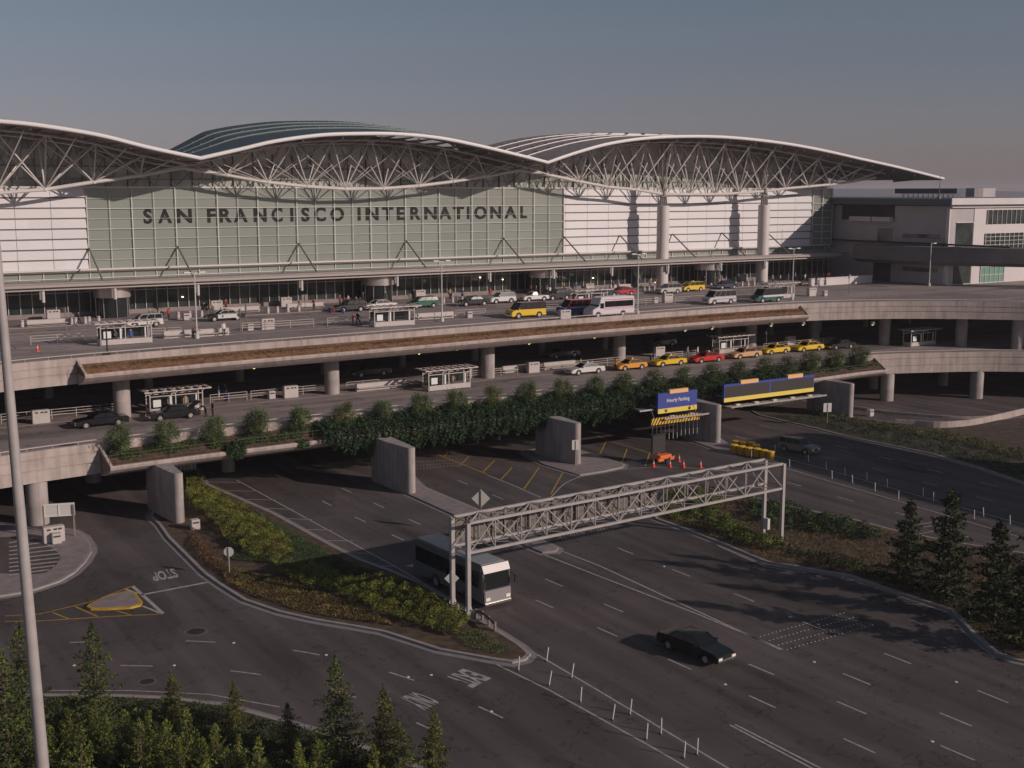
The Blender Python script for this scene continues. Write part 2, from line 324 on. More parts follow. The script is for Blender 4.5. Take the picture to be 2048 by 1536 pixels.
# small painted triangle island
tri=[(173,1217),(180,1211),(210,1196),(245,1187),(258,1185),(272,1190),(285,1206),(282,1213),(262,1218),(215,1221),(182,1221)]
tp=G2(tri);b=MB();b.prism(tp,0,.16);k=struct(b.build('traffic_island','paint_yellow'));b=MB();b.prism(inset(tp,.22),.1,.172);b.build('surface','walk',parent=k)
# markings
mw=MB();my=MB()
def strip(m,P,w,z=.006):
    P=[Vector(p) for p in P];L=[];
    for i in range(len(P)):
        t=(P[min(len(P)-1,i+1)]-P[max(0,i-1)]).normalized();n=Vector((-t.y,t.x));L.append((P[i]+n*w/2,P[i]-n*w/2))
    v=[];[v.extend([(a.x,a.y,z),(c.x,c.y,z)]) for a,c in L]
    m.add(v,[(2*i,2*i+1,2*i+3,2*i+2) for i in range(len(P)-1)])
def line(px,w=.12,m=None,sm=False,z=.006):
    P=G2(px);P=smoothline(P,5) if sm else P;strip(m or mw,P,w,z)
def dashes(px,cyc=7.315,d=2.2,w=.13,n=99,z=.006,off=0.,sm=False):
    P=G2(px);P=smoothline(P,5) if sm else P
    P=[Vector(p) for p in P];D=[0]
    for a,c in zip(P,P[1:]): D.append(D[-1]+(c-a).length)
    def pt(s):
        for i in range(len(D)-1):
            if s<=D[i+1]: return P[i].lerp(P[i+1],(s-D[i])/(D[i+1]-D[i]))
        return P[-1]
    s=off
    while s+d<D[-1] and n>0: strip(mw,[pt(s),pt(s+d/2),pt(s+d)],w,z);s+=cyc;n-=1
dashes([(644,1002),(789,1072),(1078,1203),(1396,1345),(1768,1514),(1900,1575)])
dashes([(684,976.6),(824,1041.6),(1003,1121),(1234,1219),(1540,1346),(1787,1451),(2000,1542)])
dashes([(916,960.6),(983,988.6),(1253,1103),(1488,1195),(1624,1251),(1808,1322),(2060,1423)])
dashes([(1686,1347),(1887,1429),(2080,1508)])
dashes([(1574,964),(1672,993),(1800,1027),(1960,1082),(2060,1112)])
dashes([(1519,850),(1765,915),(2060,990)]);dashes([(1470,872),(1548,893),(1713,927),(1860,968),(2060,1022)])
line([(1118,1100),(1200,1132),(1560,1299)],.15);line([(1034,1088),(1200,1153),(1390,1226),(1566,1299)],.15)
line([(1460,1450),(1640,1545)],.14);line([(1470,1449),(1660,1546)],.14)
line([(473,960),(790,1133),(858,1172),(1066,1304),(1200,1383),(1420,1515),(1500,1562)],.13);line([(975,1320),(1100,1381),(1300,1492),(1400,1550)],.13)
for a in [(415,964,483,965),(448,981.5,515,982.4),(487,998.6,551,1000),(519,1016.6,586,1018.5),(559,1037,624,1039),(603,1059,665,1060),(646,1081,706,1082),(696,1105.5,748,1107),(748,1131,789,1133)]: line([a[:2],a[2:]],.14)
for a in [(896,905,889,913),(938,913,919,932),(990,920,966,944),(1024,935,1002,959),(1078,935,1048,978),(1126,944,1102,988),(1213,881,1200,908),(1254,898,1242,930),(1300,905,1290,933)]: line([a[:2],a[2:]],.14,my)
line([(873,908),(976,949)],.13,my);line([(1190,870),(1218,881),(1300,906)],.13,my);line([(976,951),(1020,968),(1082,995)],.14)
line([(1096,1002),(1106,990),(1130,967),(1164,953),(1215,942.5),(1250,938.5),(1299,934.7),(1338,934),(1410,937.5),(1480,946)],.14,None,True)
line([(1552,912),(1650,938),(1846,994),(2060,1052)],.13);line([(1568,935),(1651,960),(1796,1002),(2060,1080)],.13)
line([(1300,1030),(1390,1067),(1448,1097),(1531,1133),(1614,1146)],.11)
for a in [(1800,1055,1880,1042),(1800,1062,1880,1049),(1810,1073,1870,1062)]: line([a[:2],a[2:]],.12)
line([(282,1190),(423,1163)],.3);line([(265,1172),(326,1227)],.28);line([(250,1178),(275,1187)],.2);line([(285,1212),(320,1226)],.2)
line([(265,1172),(180,1204),(80,1228),(10,1232)],.12,my);line([(326,1228),(220,1233),(80,1242),(10,1243)],.12,my)
for a in [(150,1213,195,1233),(105,1225,138,1238),(235,1222,265,1231)]: line([a[:2],a[2:]],.12,my)
dashes([(139,1285),(345,1281),(540,1294),(712,1326),(873,1377),(1038,1451),(1170,1515)],off=0,cyc=8.0,sm=True)
dashes([(240,1331),(417,1337),(607,1364),(735,1404),(935,1491),(1000,1520)],sm=True,cyc=7.6)
line([(100,1381),(260,1381),(420,1389),(560,1414)],.1)
mk=mw.build('lane_marking','paint_white',parent=road,fix=False);my.build('yellow_marking','paint_yellow',parent=road,fix=False)
# raised dots
b=MB()
def dotrow(a,c,step=.38):
    A=G(*a);C_=G(*c);n=int((C_-A).length/step)
    for i in range(n+1):
        p=A.lerp(C_,i/n);b.lathe((p.x,p.y,.004),[(.06,0),(.045,.02)],6)
for r in [((1521,1273),(1687,1226)),((1539,1281),(1706,1235)),((1557,1290),(1722,1246)),((1574,1299),(1745,1250)),((1120,1073),(1215,1056)),((1124,1080),(1225,1061)),((834,924),(905,920)),((834,931),(925,925)),((834,938),(935,929))]: dotrow(*r)
for p in [(1637,1249),(1628,1324),(1450,1369),(1864,1483),(1912,1364),(862,1350),(982,1423),(816,1354),(652,1310),(348,1331),(148,1331),(467,1286),(1328,1133),(1580,1234)]:
    q=G(*p);b.lathe((q.x,q.y,.004),[(.13,0),(.08,.04)],8)
b.build('raised_dot','dot',parent=road,fix=False)
# road words
def textmesh(body,name,m,parent,z0=0.,extr=0.):
    cu=bpy.data.curves.new(name,'FONT');cu.body=body;cu.size=1;cu.offset=.03;cu.extrude=extr;cu.resolution_u=4
    o=bpy.data.objects.new('tmp',cu);COL.objects.link(o);bpy.context.view_layer.update()
    me=bpy.data.meshes.new_from_object(o);bpy.data.objects.remove(o);me.materials.clear();me.materials.append(M[m] if isinstance(m,str) else m)
    xs=[q.co.x for q in me.vertices];ys=[q.co.y for q in me.vertices]
    x0,x1,y0,y1=min(xs),max(xs),min(ys),max(ys)
    for q in me.vertices: q.co.x=(q.co.x-x0)/(x1-x0);q.co.y=(q.co.y-y0)/(y1-y0)
    o=bpy.data.objects.new(name,me);COL.objects.link(o);o.parent=parent;return o
def roadword(body,BL,BR,TL,TR):
    A,B_,C_,D=[G(*p,.007) for p in (BL,BR,TL,TR)]
    o=textmesh(body,'road_word','paint_white',road)
    for q in o.data.vertices:
        s,t=q.co.x,q.co.y;p=A.lerp(B_,s).lerp(C_.lerp(D,s),t);q.co=(p.x,p.y,.007)
roadword('STOP',(346,1136),(302,1146),(359,1154),(308,1163))
roadword('EXIT',(926,1337),(889,1355),(983,1356),(945,1376));roadword('ONLY',(828,1383),(797,1396),(882,1404),(850,1421))
for p,r in [((392,1263),.62),((294,1363),.45)]:
    q=G(*p);t=thing('manhole_cover','round '+('larger' if r>.5 else 'smaller')+' dark iron manhole cover set in the curved road'+(' below the painted triangle' if r>.5 else ' nearer the conifers'),'manhole cover',(q.x,q.y,0))
    MB().cyl(0,0,0,.006,r*1.4,24).build('collar','collar',t);MB().cyl(0,0,.006,.012,r,24).build('lid','sign_dark',t)
# ================= elevated roadways
UP=smoothline([(-40,100),(-20,112),(-5,119),(10,124.3),(22,127.7),(32,129.2),(45,130.2),(65,131),(90,132.4),(110,132.8),(126,132.9),(137,132),(146,129.5),(155,125),(164,118),(172,109),(180,97)],5)
LO=smoothline([(-40,88),(-20,101),(0,109.5),(12,113.5),(20,115.4),(27.5,116.4),(36,116.9),(60,117.4),(85,117.7),(110,118.2),(125,119),(138.5,119.4),(148,116.4),(158,111.4),(166,104),(174,94)],5)
def at_u(P,u):
    for a,c in zip(P,P[1:]):
        if a[0]<=u<=c[0]: return a[1]+(c[1]-a[1])*(u-a[0])/(c[0]-a[0])
    return P[-1][1]
def sub(P,u0,u1): return [(u0,at_u(P,u0))]+[p for p in P if u0<p[0]<u1]+[(u1,at_u(P,u1))]
def deck(name,label,P,zt,zb,back,pl):
    t=thing(name,label,'viaduct')
    b=MB();b.prism([(p[0],p[1]+.3) for p in P]+back,zb+.6,zt);b.build('roadway','deck_asphalt',t)
    b=MB();b.sweep(P,[(0,zb),(0,zb+1.0),(-.10,zb+1.05),(-.10,zb+1.12),(.0,zb+1.18),(0,zt-.05),(-.1,zt),(-.1,zt+.07),(0,zt+.12),(0,zt+.88),(-.3,zt+.9),(-.35,zt-.02),(-2.5,zt-.1),(-2.5,zb+.4),(-1.2,zb)]);b.build('parapet','concrete',t)
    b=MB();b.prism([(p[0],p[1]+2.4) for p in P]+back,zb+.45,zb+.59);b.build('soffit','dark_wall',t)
    b=MB();r=resample(P,2.4)
    for i,p in enumerate(r): b.tube((p[0],p[1]+.15,zt+.88),(p[0],p[1]+.15,zt+1.15),.03,4)
    b.path([(p[0],p[1]+.15,zt+1.2) for p in r],.05,5);b.build('handrail','rail',t)
    return t
upd=deck('departures_viaduct','upper elevated roadway of pale concrete in front of the terminal doors',UP,13.,11.15,[(205,97),(232,135),(232,180),(-40,180)],None)
lod=deck('arrivals_viaduct','lower elevated roadway of pale concrete with the taxis and green planter',LO,6.3,4.2,[(205,94),(232,135),(232,172),(-40,172)],None)
# planters
def planter(par,P,u0,u1,zl,depth,zd,soil,curve):
    Q=sub(P,u0,u1)
    b=MB();b.sweep(Q,[(.02,zd-.35),(depth-.35,zl-.28),(depth-.3,zl+.02),(depth,zl+.02),(depth+.08,zl-.12),(depth+.02,zl-.38),(depth-.5,zl-.75),(depth*.45,zl-1.15),(.02,zl-1.35)]);o=b.build('planter_trough','concrete',par,smooth=False)
    b=MB();b.sweep(Q,[(.03,zd+.42),(.03,zd-.5),(depth-.32,zl-.3),(depth-.32,zl+.0),(depth*.5,(zl+zd+.42)/2+.12)]);b.build('planter_soil',soil,par)
    b=MB();R=[]
    for i in range(len(Q)):
        a=Vector(Q[max(0,i-1)]);c=Vector(Q[min(len(Q)-1,i+1)]);t=(c-a).normalized();R.append((Q[i][0]+t.y*(depth-.15),Q[i][1]-t.x*(depth-.15)))
    for p in resample(R,3.0): b.tube((p[0],p[1],zl),(p[0],p[1],zl+1.05),.02,4)
    for z in (.35,.7,1.05): b.path([(p[0],p[1],zl+z) for p in R],.010 if z<1 else .018,4)
    b.build('planter_railing','rail_dark',par)
    # end cheek
    for e,(p,q) in enumerate(((Q[0],Q[1]),(Q[-1],Q[-2]))):
        d=(Vector(q)-Vector(p)).normalized();n=Vector((d.y,-d.x)) if e==0 else Vector((-d.y,d.x))
        a=Vector(p)+n*.02;c=Vector(p)+n*depth;w=d*.25
        b=MB();v=[(a.x,a.y,zl-1.3),(c.x,c.y,zl-.4),(c.x,c.y,zl+.05),(a.x,a.y,zd+.88)];v+=[(x+w.x,y+w.y,z) for x,y,z in v]
        b.add(v,[(0,1,2,3),(7,6,5,4),(0,4,5,1),(1,5,6,2),(2,6,7,3),(3,7,4,0)]);b.build('planter_cheek','concrete',par)
    return R
RU=planter(upd,UP,28.5,137.5,12.35,2.2,12.75,'dry',0)
RL=planter(lod,LO,27.4,140.,5.3,2.7,5.9,'planter_soil',0)
# columns
def columns(par,px,z0,z1,r,mt='pier'):
    for x,y in px:
        p=G(x,y,z0);b=MB();b.lathe((p.x,p.y+r*.6,0),[(r,z0),(r,z0+1.8),(r*1.005,z0+1.82),(r,z0+1.85),(r,z1)],24);b.build('column',mt,par,smooth=True)
columns(upd,[(248,835),(668,789),(980,757),(1243,724),(1506,693),(1632,683),(1773,690),(1927,693),(2040,700)],6.3,11.4,.92)
for x_,dv in ((68,0),(1768,0),(1945,0)):
    lo,hi=0.,172.
    for _ in range(40):
        u=(lo+hi)/2;d=ray(x_,900)
        if u/(at_u(LO,u)+1.1)<d[0]/d[1]: lo=u
        else: hi=u
    b=MB();b.lathe((u,at_u(LO,u)+1.1,0),[(.98,0),(.98,1.8),(.985,1.82),(.98,1.85),(.98,4.5)],24);b.build('column','pier',lod,smooth=True)
b=MB();p=G(68,1066,0)
for u,v in [(44,128),(30,131),(62,130),(80,131),(100,131),(122,132),(28,142),(50,145),(72,146),(95,146),(118,148),(150,128),(162,124)]: b=MB();b.cyl(u,v,0,4.7,.8,16);b.build('column','pier',lod,smooth=True)
for u in range(30,190,12):
    b=MB();b.cyl(u,151,6.3,11.6,.55,14);b.build('column','pier',upd,smooth=True)
# wall piers with a rounded nose that stick out in front of the lower roadway
for i,((x,y),L) in enumerate([((366,1049),7),((829,989),7.2),((1160,931),7),((1440,888),6.8),((1705,838),7)]):
    p=G(x,y,0);u,v=p.x-.2,p.y+.45;pts=[]
    for k in range(9):
        t=-PI+PI*k/8;pts.append((u+.5*math.cos(t),v+.5*math.sin(t)))
    side=[(u+.6,v+2.),(u+.75,v+4),(u+.85,v+L),(u-1.0,v+L),(u-.95,v+4),(u-.75,v+2.)]
    b=MB();b.prism(pts+side,0,4.95);o=b.build('pier_wall','pier',lod,smooth=True,bevel=.06)
# planters' growth
def along(R,n,off,zfun,clump=None):
    pass
def ivy():
    U=np.array([p[0] for p in RL]);V=np.array([p[1] for p in RL]);P=[]
    n=90000;u=rng.uniform(49.5,118,n);
    # drop grows and shrinks along the planter
    prof=np.interp(u,[49.5,51,54,58,70,82,90,98,106,112,116,118],[.3,1.2,2.0,2.1,1.9,1.8,1.7,1.6,1.45,1.0,.6,.2])
    prof=(prof+.75)*(1+.12*np.sin(u*2.3)+.12*np.sin(u*5.1+1)+.1*np.sin(u*9.7))
    t=rng.uniform(0,1,n);s=t*(2.2+prof);vb=np.interp(u,U,V)
    top=s<2.2
    y=np.where(top,vb+2.0-s*1.2+rng.normal(0,.15,n),vb-.64-.35*np.sin((s-2.2)*1.4)+.2*np.sin(u*3.3)+rng.normal(0,.13,n))
    z=np.where(top,6.75-.25*s+rng.uniform(-.2,.35,n)*(1+.5*np.sin(u*3)),6.2-(s-2.2)+rng.normal(0,.05,n))
    # strands: bunch in u
    u=u+.12*np.sin(u*9+s*1.3)
    return np.stack([u,y,z],1)
tag(leaves('hanging_ivy',ivy(),.23,['leaf_dark','leaf_dark2'],up=-.15,probs=[.6,.4]),'thick dark green ivy spilling over the edge of the lower planter',  'ivy',kind='stuff')
def clumps(spec,n_per,name,label,mats,size=.2,R=RL,zb=5.75):
    U=np.array([p[0] for p in R]);V=np.array([p[1] for p in R]);A=[]
    for u,ru,rv,h,dv in spec:
        n=int(n_per*ru*h);a=rng.normal(size=(n,3));a/=np.linalg.norm(a,axis=1)[:,None];a*=rng.uniform(.3,1,(n,1))**.5
        A.append(np.stack([u+a[:,0]*ru,np.interp(u,U,V)+dv+a[:,1]*rv,zb+h*.3+a[:,2]*h*.7],1))
    return tag(leaves(name,np.concatenate(A),size,mats),label,'planting',kind='stuff')
clumps([(28.6+k*.62+random.uniform(-.3,.3),.75,.5,random.uniform(.5,1.0),random.uniform(.5,2.2)) for k in range(36)]+[(119+k*.62,.75,.5,random.uniform(.35,.8),random.uniform(.7,2.1)) for k in range(33)],1300,'planter_ground_cover','low green ground cover between the shrubs at both ends of the lower planter',['leaf_dark2','leaf_conifer2','leaf_shrub2','leaf_light2'],.16,zb=5.75)
clumps([(40.2,1.1,.5,1.5,-.25),(47.5,.9,.5,.7,0.)],1500,'ivy_clump','separate clump of dark ivy hanging over the bare lip left of the main curtain',['leaf_dark','leaf_dark2'],.2,zb=4.9)
def up_dry():
    U=np.array([p[0] for p in RU]);V=np.array([p[1] for p in RU]);n=15000;u=rng.uniform(29,137,n);t=rng.uniform(.25,2.1,n)
    k=np.sin(u*1.3)+np.sin(u*.47+2)+rng.normal(0,.8,n)>-.4
    return np.stack([u,np.interp(u,U,V)+t,12.38+(2.1-t)*.38+rng.uniform(0,.22,n)],1)[k]
tag(leaves('dry_ground_cover',up_dry(),.16,['dry','leaf_olive','mulch','leaf_red'],up=.2,probs=[.5,.13,.22,.15]),'rust brown dried ground cover filling the upper planter','ground cover',kind='stuff')
# loose round shrubs in the lower planter
def shrub_proto(seed,mats):
    random.seed(seed);t=bpy.data.objects.new('planter_shrub',None);COL.objects.link(t)
    b=MB();tips=[]
    for k in range(7):
        a=random.uniform(0,2*PI);h=random.uniform(.9,1.8);r=random.uniform(.2,.6);m=(math.cos(a)*r*.4,math.sin(a)*r*.4,h*.5);e=(math.cos(a)*r,math.sin(a)*r,h)
        b.tube((0,0,0),m,.035,4);b.tube(m,e,.022,4,r2=.01);tips.append(e)
    b.build('stems','trunk',t)
    P=[]
    for k in range(46):
        a=random.uniform(0,2*PI);z=random.uniform(.35,2.15);w=.95*math.sin(PI*min(1,(z-.05)/2.3))**.7;r=w*math.sqrt(random.random())
        c=np.array([math.cos(a)*r,math.sin(a)*r,z]);n=150;q=rng.normal(size=(n,3))*np.array([.17,.17,.22]);P.append(c+q)
    leaves('foliage',np.concatenate(P),.085,mats,t,up=.5,aspect=2.);return t
SH=[shrub_proto(s,m) for s,m in ((1,['leaf_shrub','leaf_shrub2']),(2,['leaf_shrub','leaf_olive','leaf_shrub2']),(3,['leaf_shrub2','leaf_conifer2']))]
sx=[237,331,428,515,602,690,767,843,915,989,1057,1126,1192,1250,1310,1368,1425,1478,1530,1575,1620,1668,1716]
for i,x in enumerate(sx):
    p=None
    z=5.75;best=None
    for k in range(60):
        u=26+k*2; 
    # intersect the column of the picture with the planter line
    lo,hi=24.,142.
    for _ in range(40):
        u=(lo+hi)/2;v=at_u(LO,min(max(u,-39),173))-1.5
        d=ray(x,HOR+440)
        # compare bearing
        if u/v < d[0]/d[1]: lo=u
        else: hi=u
    s=(1.02,.98,.95,1.05,.98,.95,.9,1.0,.98,1.0,1.03,.98,.95,1.,1.,.98,1.02,.98,1.0,.95,1.05,1.0,1.05)[i]
    label='loose round shrub in the lower planter, '+ORD[i]+' from the left end'
    kk=(0,0,0,0,0,1,0,0,0,1,0,0,0,2,2,2,2,2,2,2,2,2,2)[i]
    loc=(u,v+.2,5.85);
    o=dup(SH[kk],loc,random.uniform(0,6),label,'shrubs along the lower planter',(s*1.42,s*1.35,s*1.25));o['category']='shrub'
for t in SH:
    for c in list(t.children): bpy.data.objects.remove(c)
    bpy.data.objects.remove(t)
# under-deck ceiling lamps
for i,(x,y) in enumerate([(318,747),(508,737),(588,727),(838,708),(914,700),(1058,688),(1189,676),(1370,662),(1424,658),(1542,652),(1606,650),(1745,650),(505,737)][:12]):
    p=G(x,y,11.1);t=thing('ceiling_lamp','small glowing yellow lamp under the upper roadway, '+ORD[i]+' from the left','lamp',(p.x,p.y,11.1),group='ceiling lamps under the upper roadway')
    MB().box(-.22,.22,-.22,.22,.05,.5).build('housing','steel_dark',t);MB().box(-.09,.09,-.09,.09,-.03,.048).build('bulb','lamp_glow',t)
# back walls under the decks
def win_wall(name,label,u0,u1,v,z0,z1,mw_,mg,step):
    t=thing(name,label,'wall',((u0+u1)/2,v,z0));b=MB();c=(u0+u1)/2
    b.box(u0-c,u1-c,0,.4,0,z1-z0);b.build('wall',mw_,t)
    b=MB();u=u0+1
    while u<u1-step: b.box(u-c,u-c+step*.8,-.06,-.002,.4,(z1-z0)*.72);u+=step
    b.build('glazing',mg,t)
    b=MB();u=u0+1
    while u<u1-step: b.box(u-c-.1,u-c-.02,-.12,-.003,.0,(z1-z0)*.8);u+=step
    b.build('mullions','steel_dark',t);return t
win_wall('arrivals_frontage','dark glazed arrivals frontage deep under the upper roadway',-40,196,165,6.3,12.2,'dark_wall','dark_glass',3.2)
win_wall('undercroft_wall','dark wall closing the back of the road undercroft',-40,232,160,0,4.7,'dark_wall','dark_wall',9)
# ================= terminal building
V0=180.;B0=42.41;BAY=3.22;ROW=1.47;ZT=31.5;ZS=19.85
term=thing('airport_terminal','huge glass and white panelled terminal with three winged roofs and SAN FRANCISCO INTERNATIONAL lettering','building',(0,0,0))
VE=166.7
EPX=[(16,240),(100,250),(200,267),(300,292),(400,313),(480,295),(550,279),(640,267),(720,264),(800,265),(880,273),(960,289),(1040,308),(1095,322),(1150,303),(1220,284),(1300,273),(1390,270),(1470,273),(1560,283),(1640,297),(1720,315),(1800,333),(1887,355)]
EP=[W(x,y,VE) for x,y in EPX];EP=[(p.x,p.z) for p in EP]
left=[(EP[0][0]-12,40.6)]+EP[:5];mid=EP[4:14];right=EP[13:]
def curve(P,n): 
    return smoothline(P,n)
CL,CM,CR=curve(left,6),curve(mid,5),curve(right,5)
CL=[(-28,30.9+4),(-18,37.2),(-6,39.3),(6,40.4)]+CL
def zr(C,u):
    if u<=C[0][0]: return C[0][1]
    for a,c in zip(C,C[1:]):
        if a[0]<=u<=c[0]: return a[1]+(c[1]-a[1])*(u-a[0])/(c[0]-a[0])
    return C[-1][1]
def zroof(u):
    if u<EP[4][0]: return zr(CL,u)
    if u<EP[13][0]: return zr(CM,u)
    return zr(CR,u)
def fac(u):
    if 54<=u<=113.6: return max(.05,min(1,(u-53.5)/9,(114.5-u)/8))
    return max(0,min(1,(213-u)/28)) if u>185 else 1.
def rise(z,v,s0,k,u): return (v-VE)*(s0+k*max(0,z-35.7))*fac(u)
def roofstrip(C,v0,v1,dz0,th,mts,name,par,s0,k,edge=None):
    b=MB();n=len(C)
    v=[];
    for u,z in C: a=z+dz0*max(.15,fac(u))+rise(z,v0,s0,k,u);c=z+dz0*max(.15,fac(u))+rise(z,v1,s0,k,u);v+=[(u,v0,a),(u,v1,c),(u,v1,c-th),(u,v0,a-th)]
    T=[];Bm=[]
    for i in range(n-1):
        a=4*i;c=a+4
        T.append((a,c,c+1,a+1));Bm+=[(a+3,a+2,c+2,c+3)]
    b.add(v,T,0);b.f+=[tuple(q) for q in Bm];b.m+=[1]*len(Bm)
    e=[(4*i,4*i+3,4*i+7,4*i+4) for i in range(n-1)]+[(4*i+1,4*i+5,4*i+6,4*i+2) for i in range(n-1)]+[(0,1,2,3),(4*n-4,4*n-1,4*n-2,4*n-3)]
    b.f+=e;b.m+=[2]*len(e)
    return b.build(name,mts,par)
def wing(C,s0,k_,n,depth,tm,label,st=.34):
    r=roofstrip(C,VE,VE+9,0,.55,[tm,'soffit','eave'],'roof',term,s0,k_);r['label']=label
    b=MB();k=8;v=[];
    for u,z in C:
        for j in range(k):
            t=2*PI*j/k;v.append((u,VE-.1+.2*math.cos(t),z-.24+.28*math.sin(t)))
    f=[(i*k+j,(i+1)*k+j,(i+1)*k+(j+1)%k,i*k+(j+1)%k) for i in range(len(C)-1) for j in range(k)]+[tuple(range(k)),tuple(range((len(C)-1)*k,len(C)*k))]
    b.add(v,f);b.build('eave_edge','eave',r,smooth=True)
    for q in range(n):
        a=VE+9+depth*q
        roofstrip(C,a,a+depth,.02+st*(q+1),.5,[tm,'soffit','eave' if tm!='roof_teal' else 'teal_edge'],'roof_step',r,s0,k_)
        b=MB()
        for i in range(0,len(C)-1,1):
            u,z=C[i];zz=z+(.02+st*(q+1))*max(.15,fac(u))
            if i%2==0: b.box(u-.05,u+.05,a+.1,a+1.2,zz+rise(z,a,s0,k_,u)-.02,zz+rise(z,a,s0,k_,u)+.14)
        b.build('roof_cleats','roof_brown' if tm!='roof_teal' else 'steel_dark',r)
    # underside lamps/strut ends along the edge
    b=MB();u=C[0][0]+3.2
    while u<C[-1][0]-1:
        b.lathe((u,VE+1.6,zr(C,u)-.95),[(.0,0),(.16,.08),(.2,.25),(.1,.4)],8);u+=6.44
    b.build('edge_bosses','sign_white',r)
    b=MB();u=C[0][0]+1.6
    while u<C[-1][0]-1:
        z=zr(C,u);b.add([(u-.12,VE+.4,z-.62),(u+.12,VE+.4,z-.62),(u+.12,VE+11,z-1.3),(u-.12,VE+11,z-1.3),(u-.12,VE+.4,z-.5),(u+.12,VE+.4,z-.5),(u+.12,VE+11,z-.5),(u-.12,VE+11,z-.5)],[(0,3,2,1),(0,1,5,4),(1,2,6,5),(2,3,7,6),(3,0,4,7)]);u+=3.22
    b.build('soffit_ribs','soffit',r);return r
RW=[wing(CL,.02,.0,3,6,'roof_brown','left winged roof, cut off by the picture edge'),wing(CM,.10,.0,3,4.,'roof_teal','dark glazed roof over the middle bay',.18),wing(CR,.05,-.004,4,5,'roof_brown','striped pale roof over the right bay with the long pointed tip',.14)]
for k in range(5):  # skylight slots near the tip
    pass
# trusses (triangular section: one bottom chord, two top chords)
VT=175.
def nodes(px): return [(W(x,y,VT).x,W(x,y,VT).z) for x,y in px]
BL_=[(3.7,33.),(10.1,32.),(16.6,31.2),(23.0,30.6),(29.4,30.75)]+nodes([(90,379),(187,364),(280,351)])+[(55.0,34.4)]
BM_=[(55.0,34.4)]+nodes([(453.7,350),(536,364.5),(615,373),(691,378),(767,377),(838,371.5),(906.5,363)])+[(106.6,33.5),(113.3,34.6)]
BR_=[(113.3,34.6)]+nodes([(1099,350),(1159,363),(1217,374),(1272,379),(1325,388),(1379,388.5),(1429,388.5),(1478,386),(1521,383),(1571,377),(1616,373),(1660,369),(1698,364)])+[(202.9,33.9)]
def truss(BN,name,mid_,label):
    t=bpy.data.objects.new('roof_truss',None);COL.objects.link(t);t.parent=term;t['label']=label
    top=lambda u,dv:(u,VT+dv,zroof(u)-1.15-.06*(dv))
    b=MB();b.path([(u,VT,z) for u,z in BN],.27,8);
    for u,z in BN[1:-1]: b.lathe((u,VT,z-.32),[(.0,0),(.3,.1),(.36,.32),(.3,.54),(0,.64)],8)
    b.build('bottom_chord','steel',t,smooth=True)
    for dv in ((-2.6,2.6)):
        b=MB();b.path([top(BN[0][0]+(BN[-1][0]-BN[0][0])*i/24,dv) for i in range(25)],.19,6)
        b.build('top_chord','steel',t,smooth=True)
    d=MB();vm=MB()
    for i,(u,z) in enumerate(BN[1:-1],1):
        off=3.22 if mid_ else 6.44
        for dv in (-2.6,2.6):
            for s in (-1,1):
                uu=min(max(u+s*off,BN[0][0]),BN[-1][0]);q=top(uu,dv)
                if q[2]-z>.4: d.tube((u,VT,z),q,.115 if dv<0 else .095,6)
            if mid_:
                q=top(min(max(u+off*3,BN[0][0]),BN[-1][0]),dv);d.tube((u,VT,z),q,.05,4)
                q=top(min(max(u-off*3,BN[0][0]),BN[-1][0]),dv);d.tube((u,VT,z),q,.05,4)
            else:
                MB().tube((u,VT,z),top(u,dv),.13,6).build('post','steel',t)
        e=(u+(.0 if mid_ else 3.0),VE+1.8,zroof(min(u+3,211))-.95)
        if not mid_: d.tube((u,VT,z),e,.09,5)
    d.build('diagonals','steel',t)
    c=MB();N=max(4,int((BN[-1][0]-BN[0][0])/3.22))
    for i in range(N+1):
        u=BN[0][0]+(BN[-1][0]-BN[0][0])*i/N;c.tube(top(u,-2.6),top(u,2.6),.08,5)
        if i<N: c.tube(top(u,-2.6 if i%2 else 2.6),top(u+(BN[-1][0]-BN[0][0])/N,2.6 if i%2 else -2.6),.06,4)
        zz=zroof(u);c.tube((u,VE+1.6,zz-.9),top(u,-2.6),.07,4)
    c.build('cross_bracing','steel_dark',t);return t
truss(BL_,'l',False,'truss of the left roof bay');truss(BM_,'m',True,'sagging truss of the middle bay');truss(BR_,'r',False,'deep truss of the right bay on two columns')
# inner trusses behind, seen between the front members
b=MB()
for k in range(-4,51):
    u=B0+k*BAY;
    if u>194: break
    z=zroof(u)-1.2
    if z<32.6: continue
    s=(-1)**k;b.tube((u,179.2,31.8),(u+s*BAY*.9,177.8,min(z,zroof(u+s*BAY*.9)-1.2)),.09,5);b.tube((u,178.6,31.8),(u-s*BAY*.45,178.6,z),.07,4)
b.build('inner_struts','steel_dark',term)
# big columns with a steel fork on top
for uu in (145.35,171.05):
    c=MB();c.lathe((uu,VT,0),[(1.15,13),(1.15,28.35),(1.05,28.4),(.6,28.4)],28);col=c.build('column','steel',term,smooth=True)
    zz=zr([(a,z) for a,z in BR_],uu);c=MB()
    for a in (-.75,-.25,.25,.75): c.tube((uu+a,VT,28.4),(uu+a*.6,VT,zz+.2),.2,6)
    c.cbox((uu,VT,30.1),(1.5,.8,.25));c.tube((uu,VT,zz-.4),(uu,VT,zz+3.2),.55,8,.2)
    for a in (-.35,.35): c.tube((uu+a,VT,zz+1),(uu+a*1.8,VT,zroof(uu)-1.1),.17,6)
    c.build('fork','steel_dark',col)
for uu in (23.,-2.7):
    c=MB();c.lathe((uu,VT,0),[(1.15,13),(1.15,28.35),(.6,28.4)],24);c.build('column','steel',term,smooth=True)
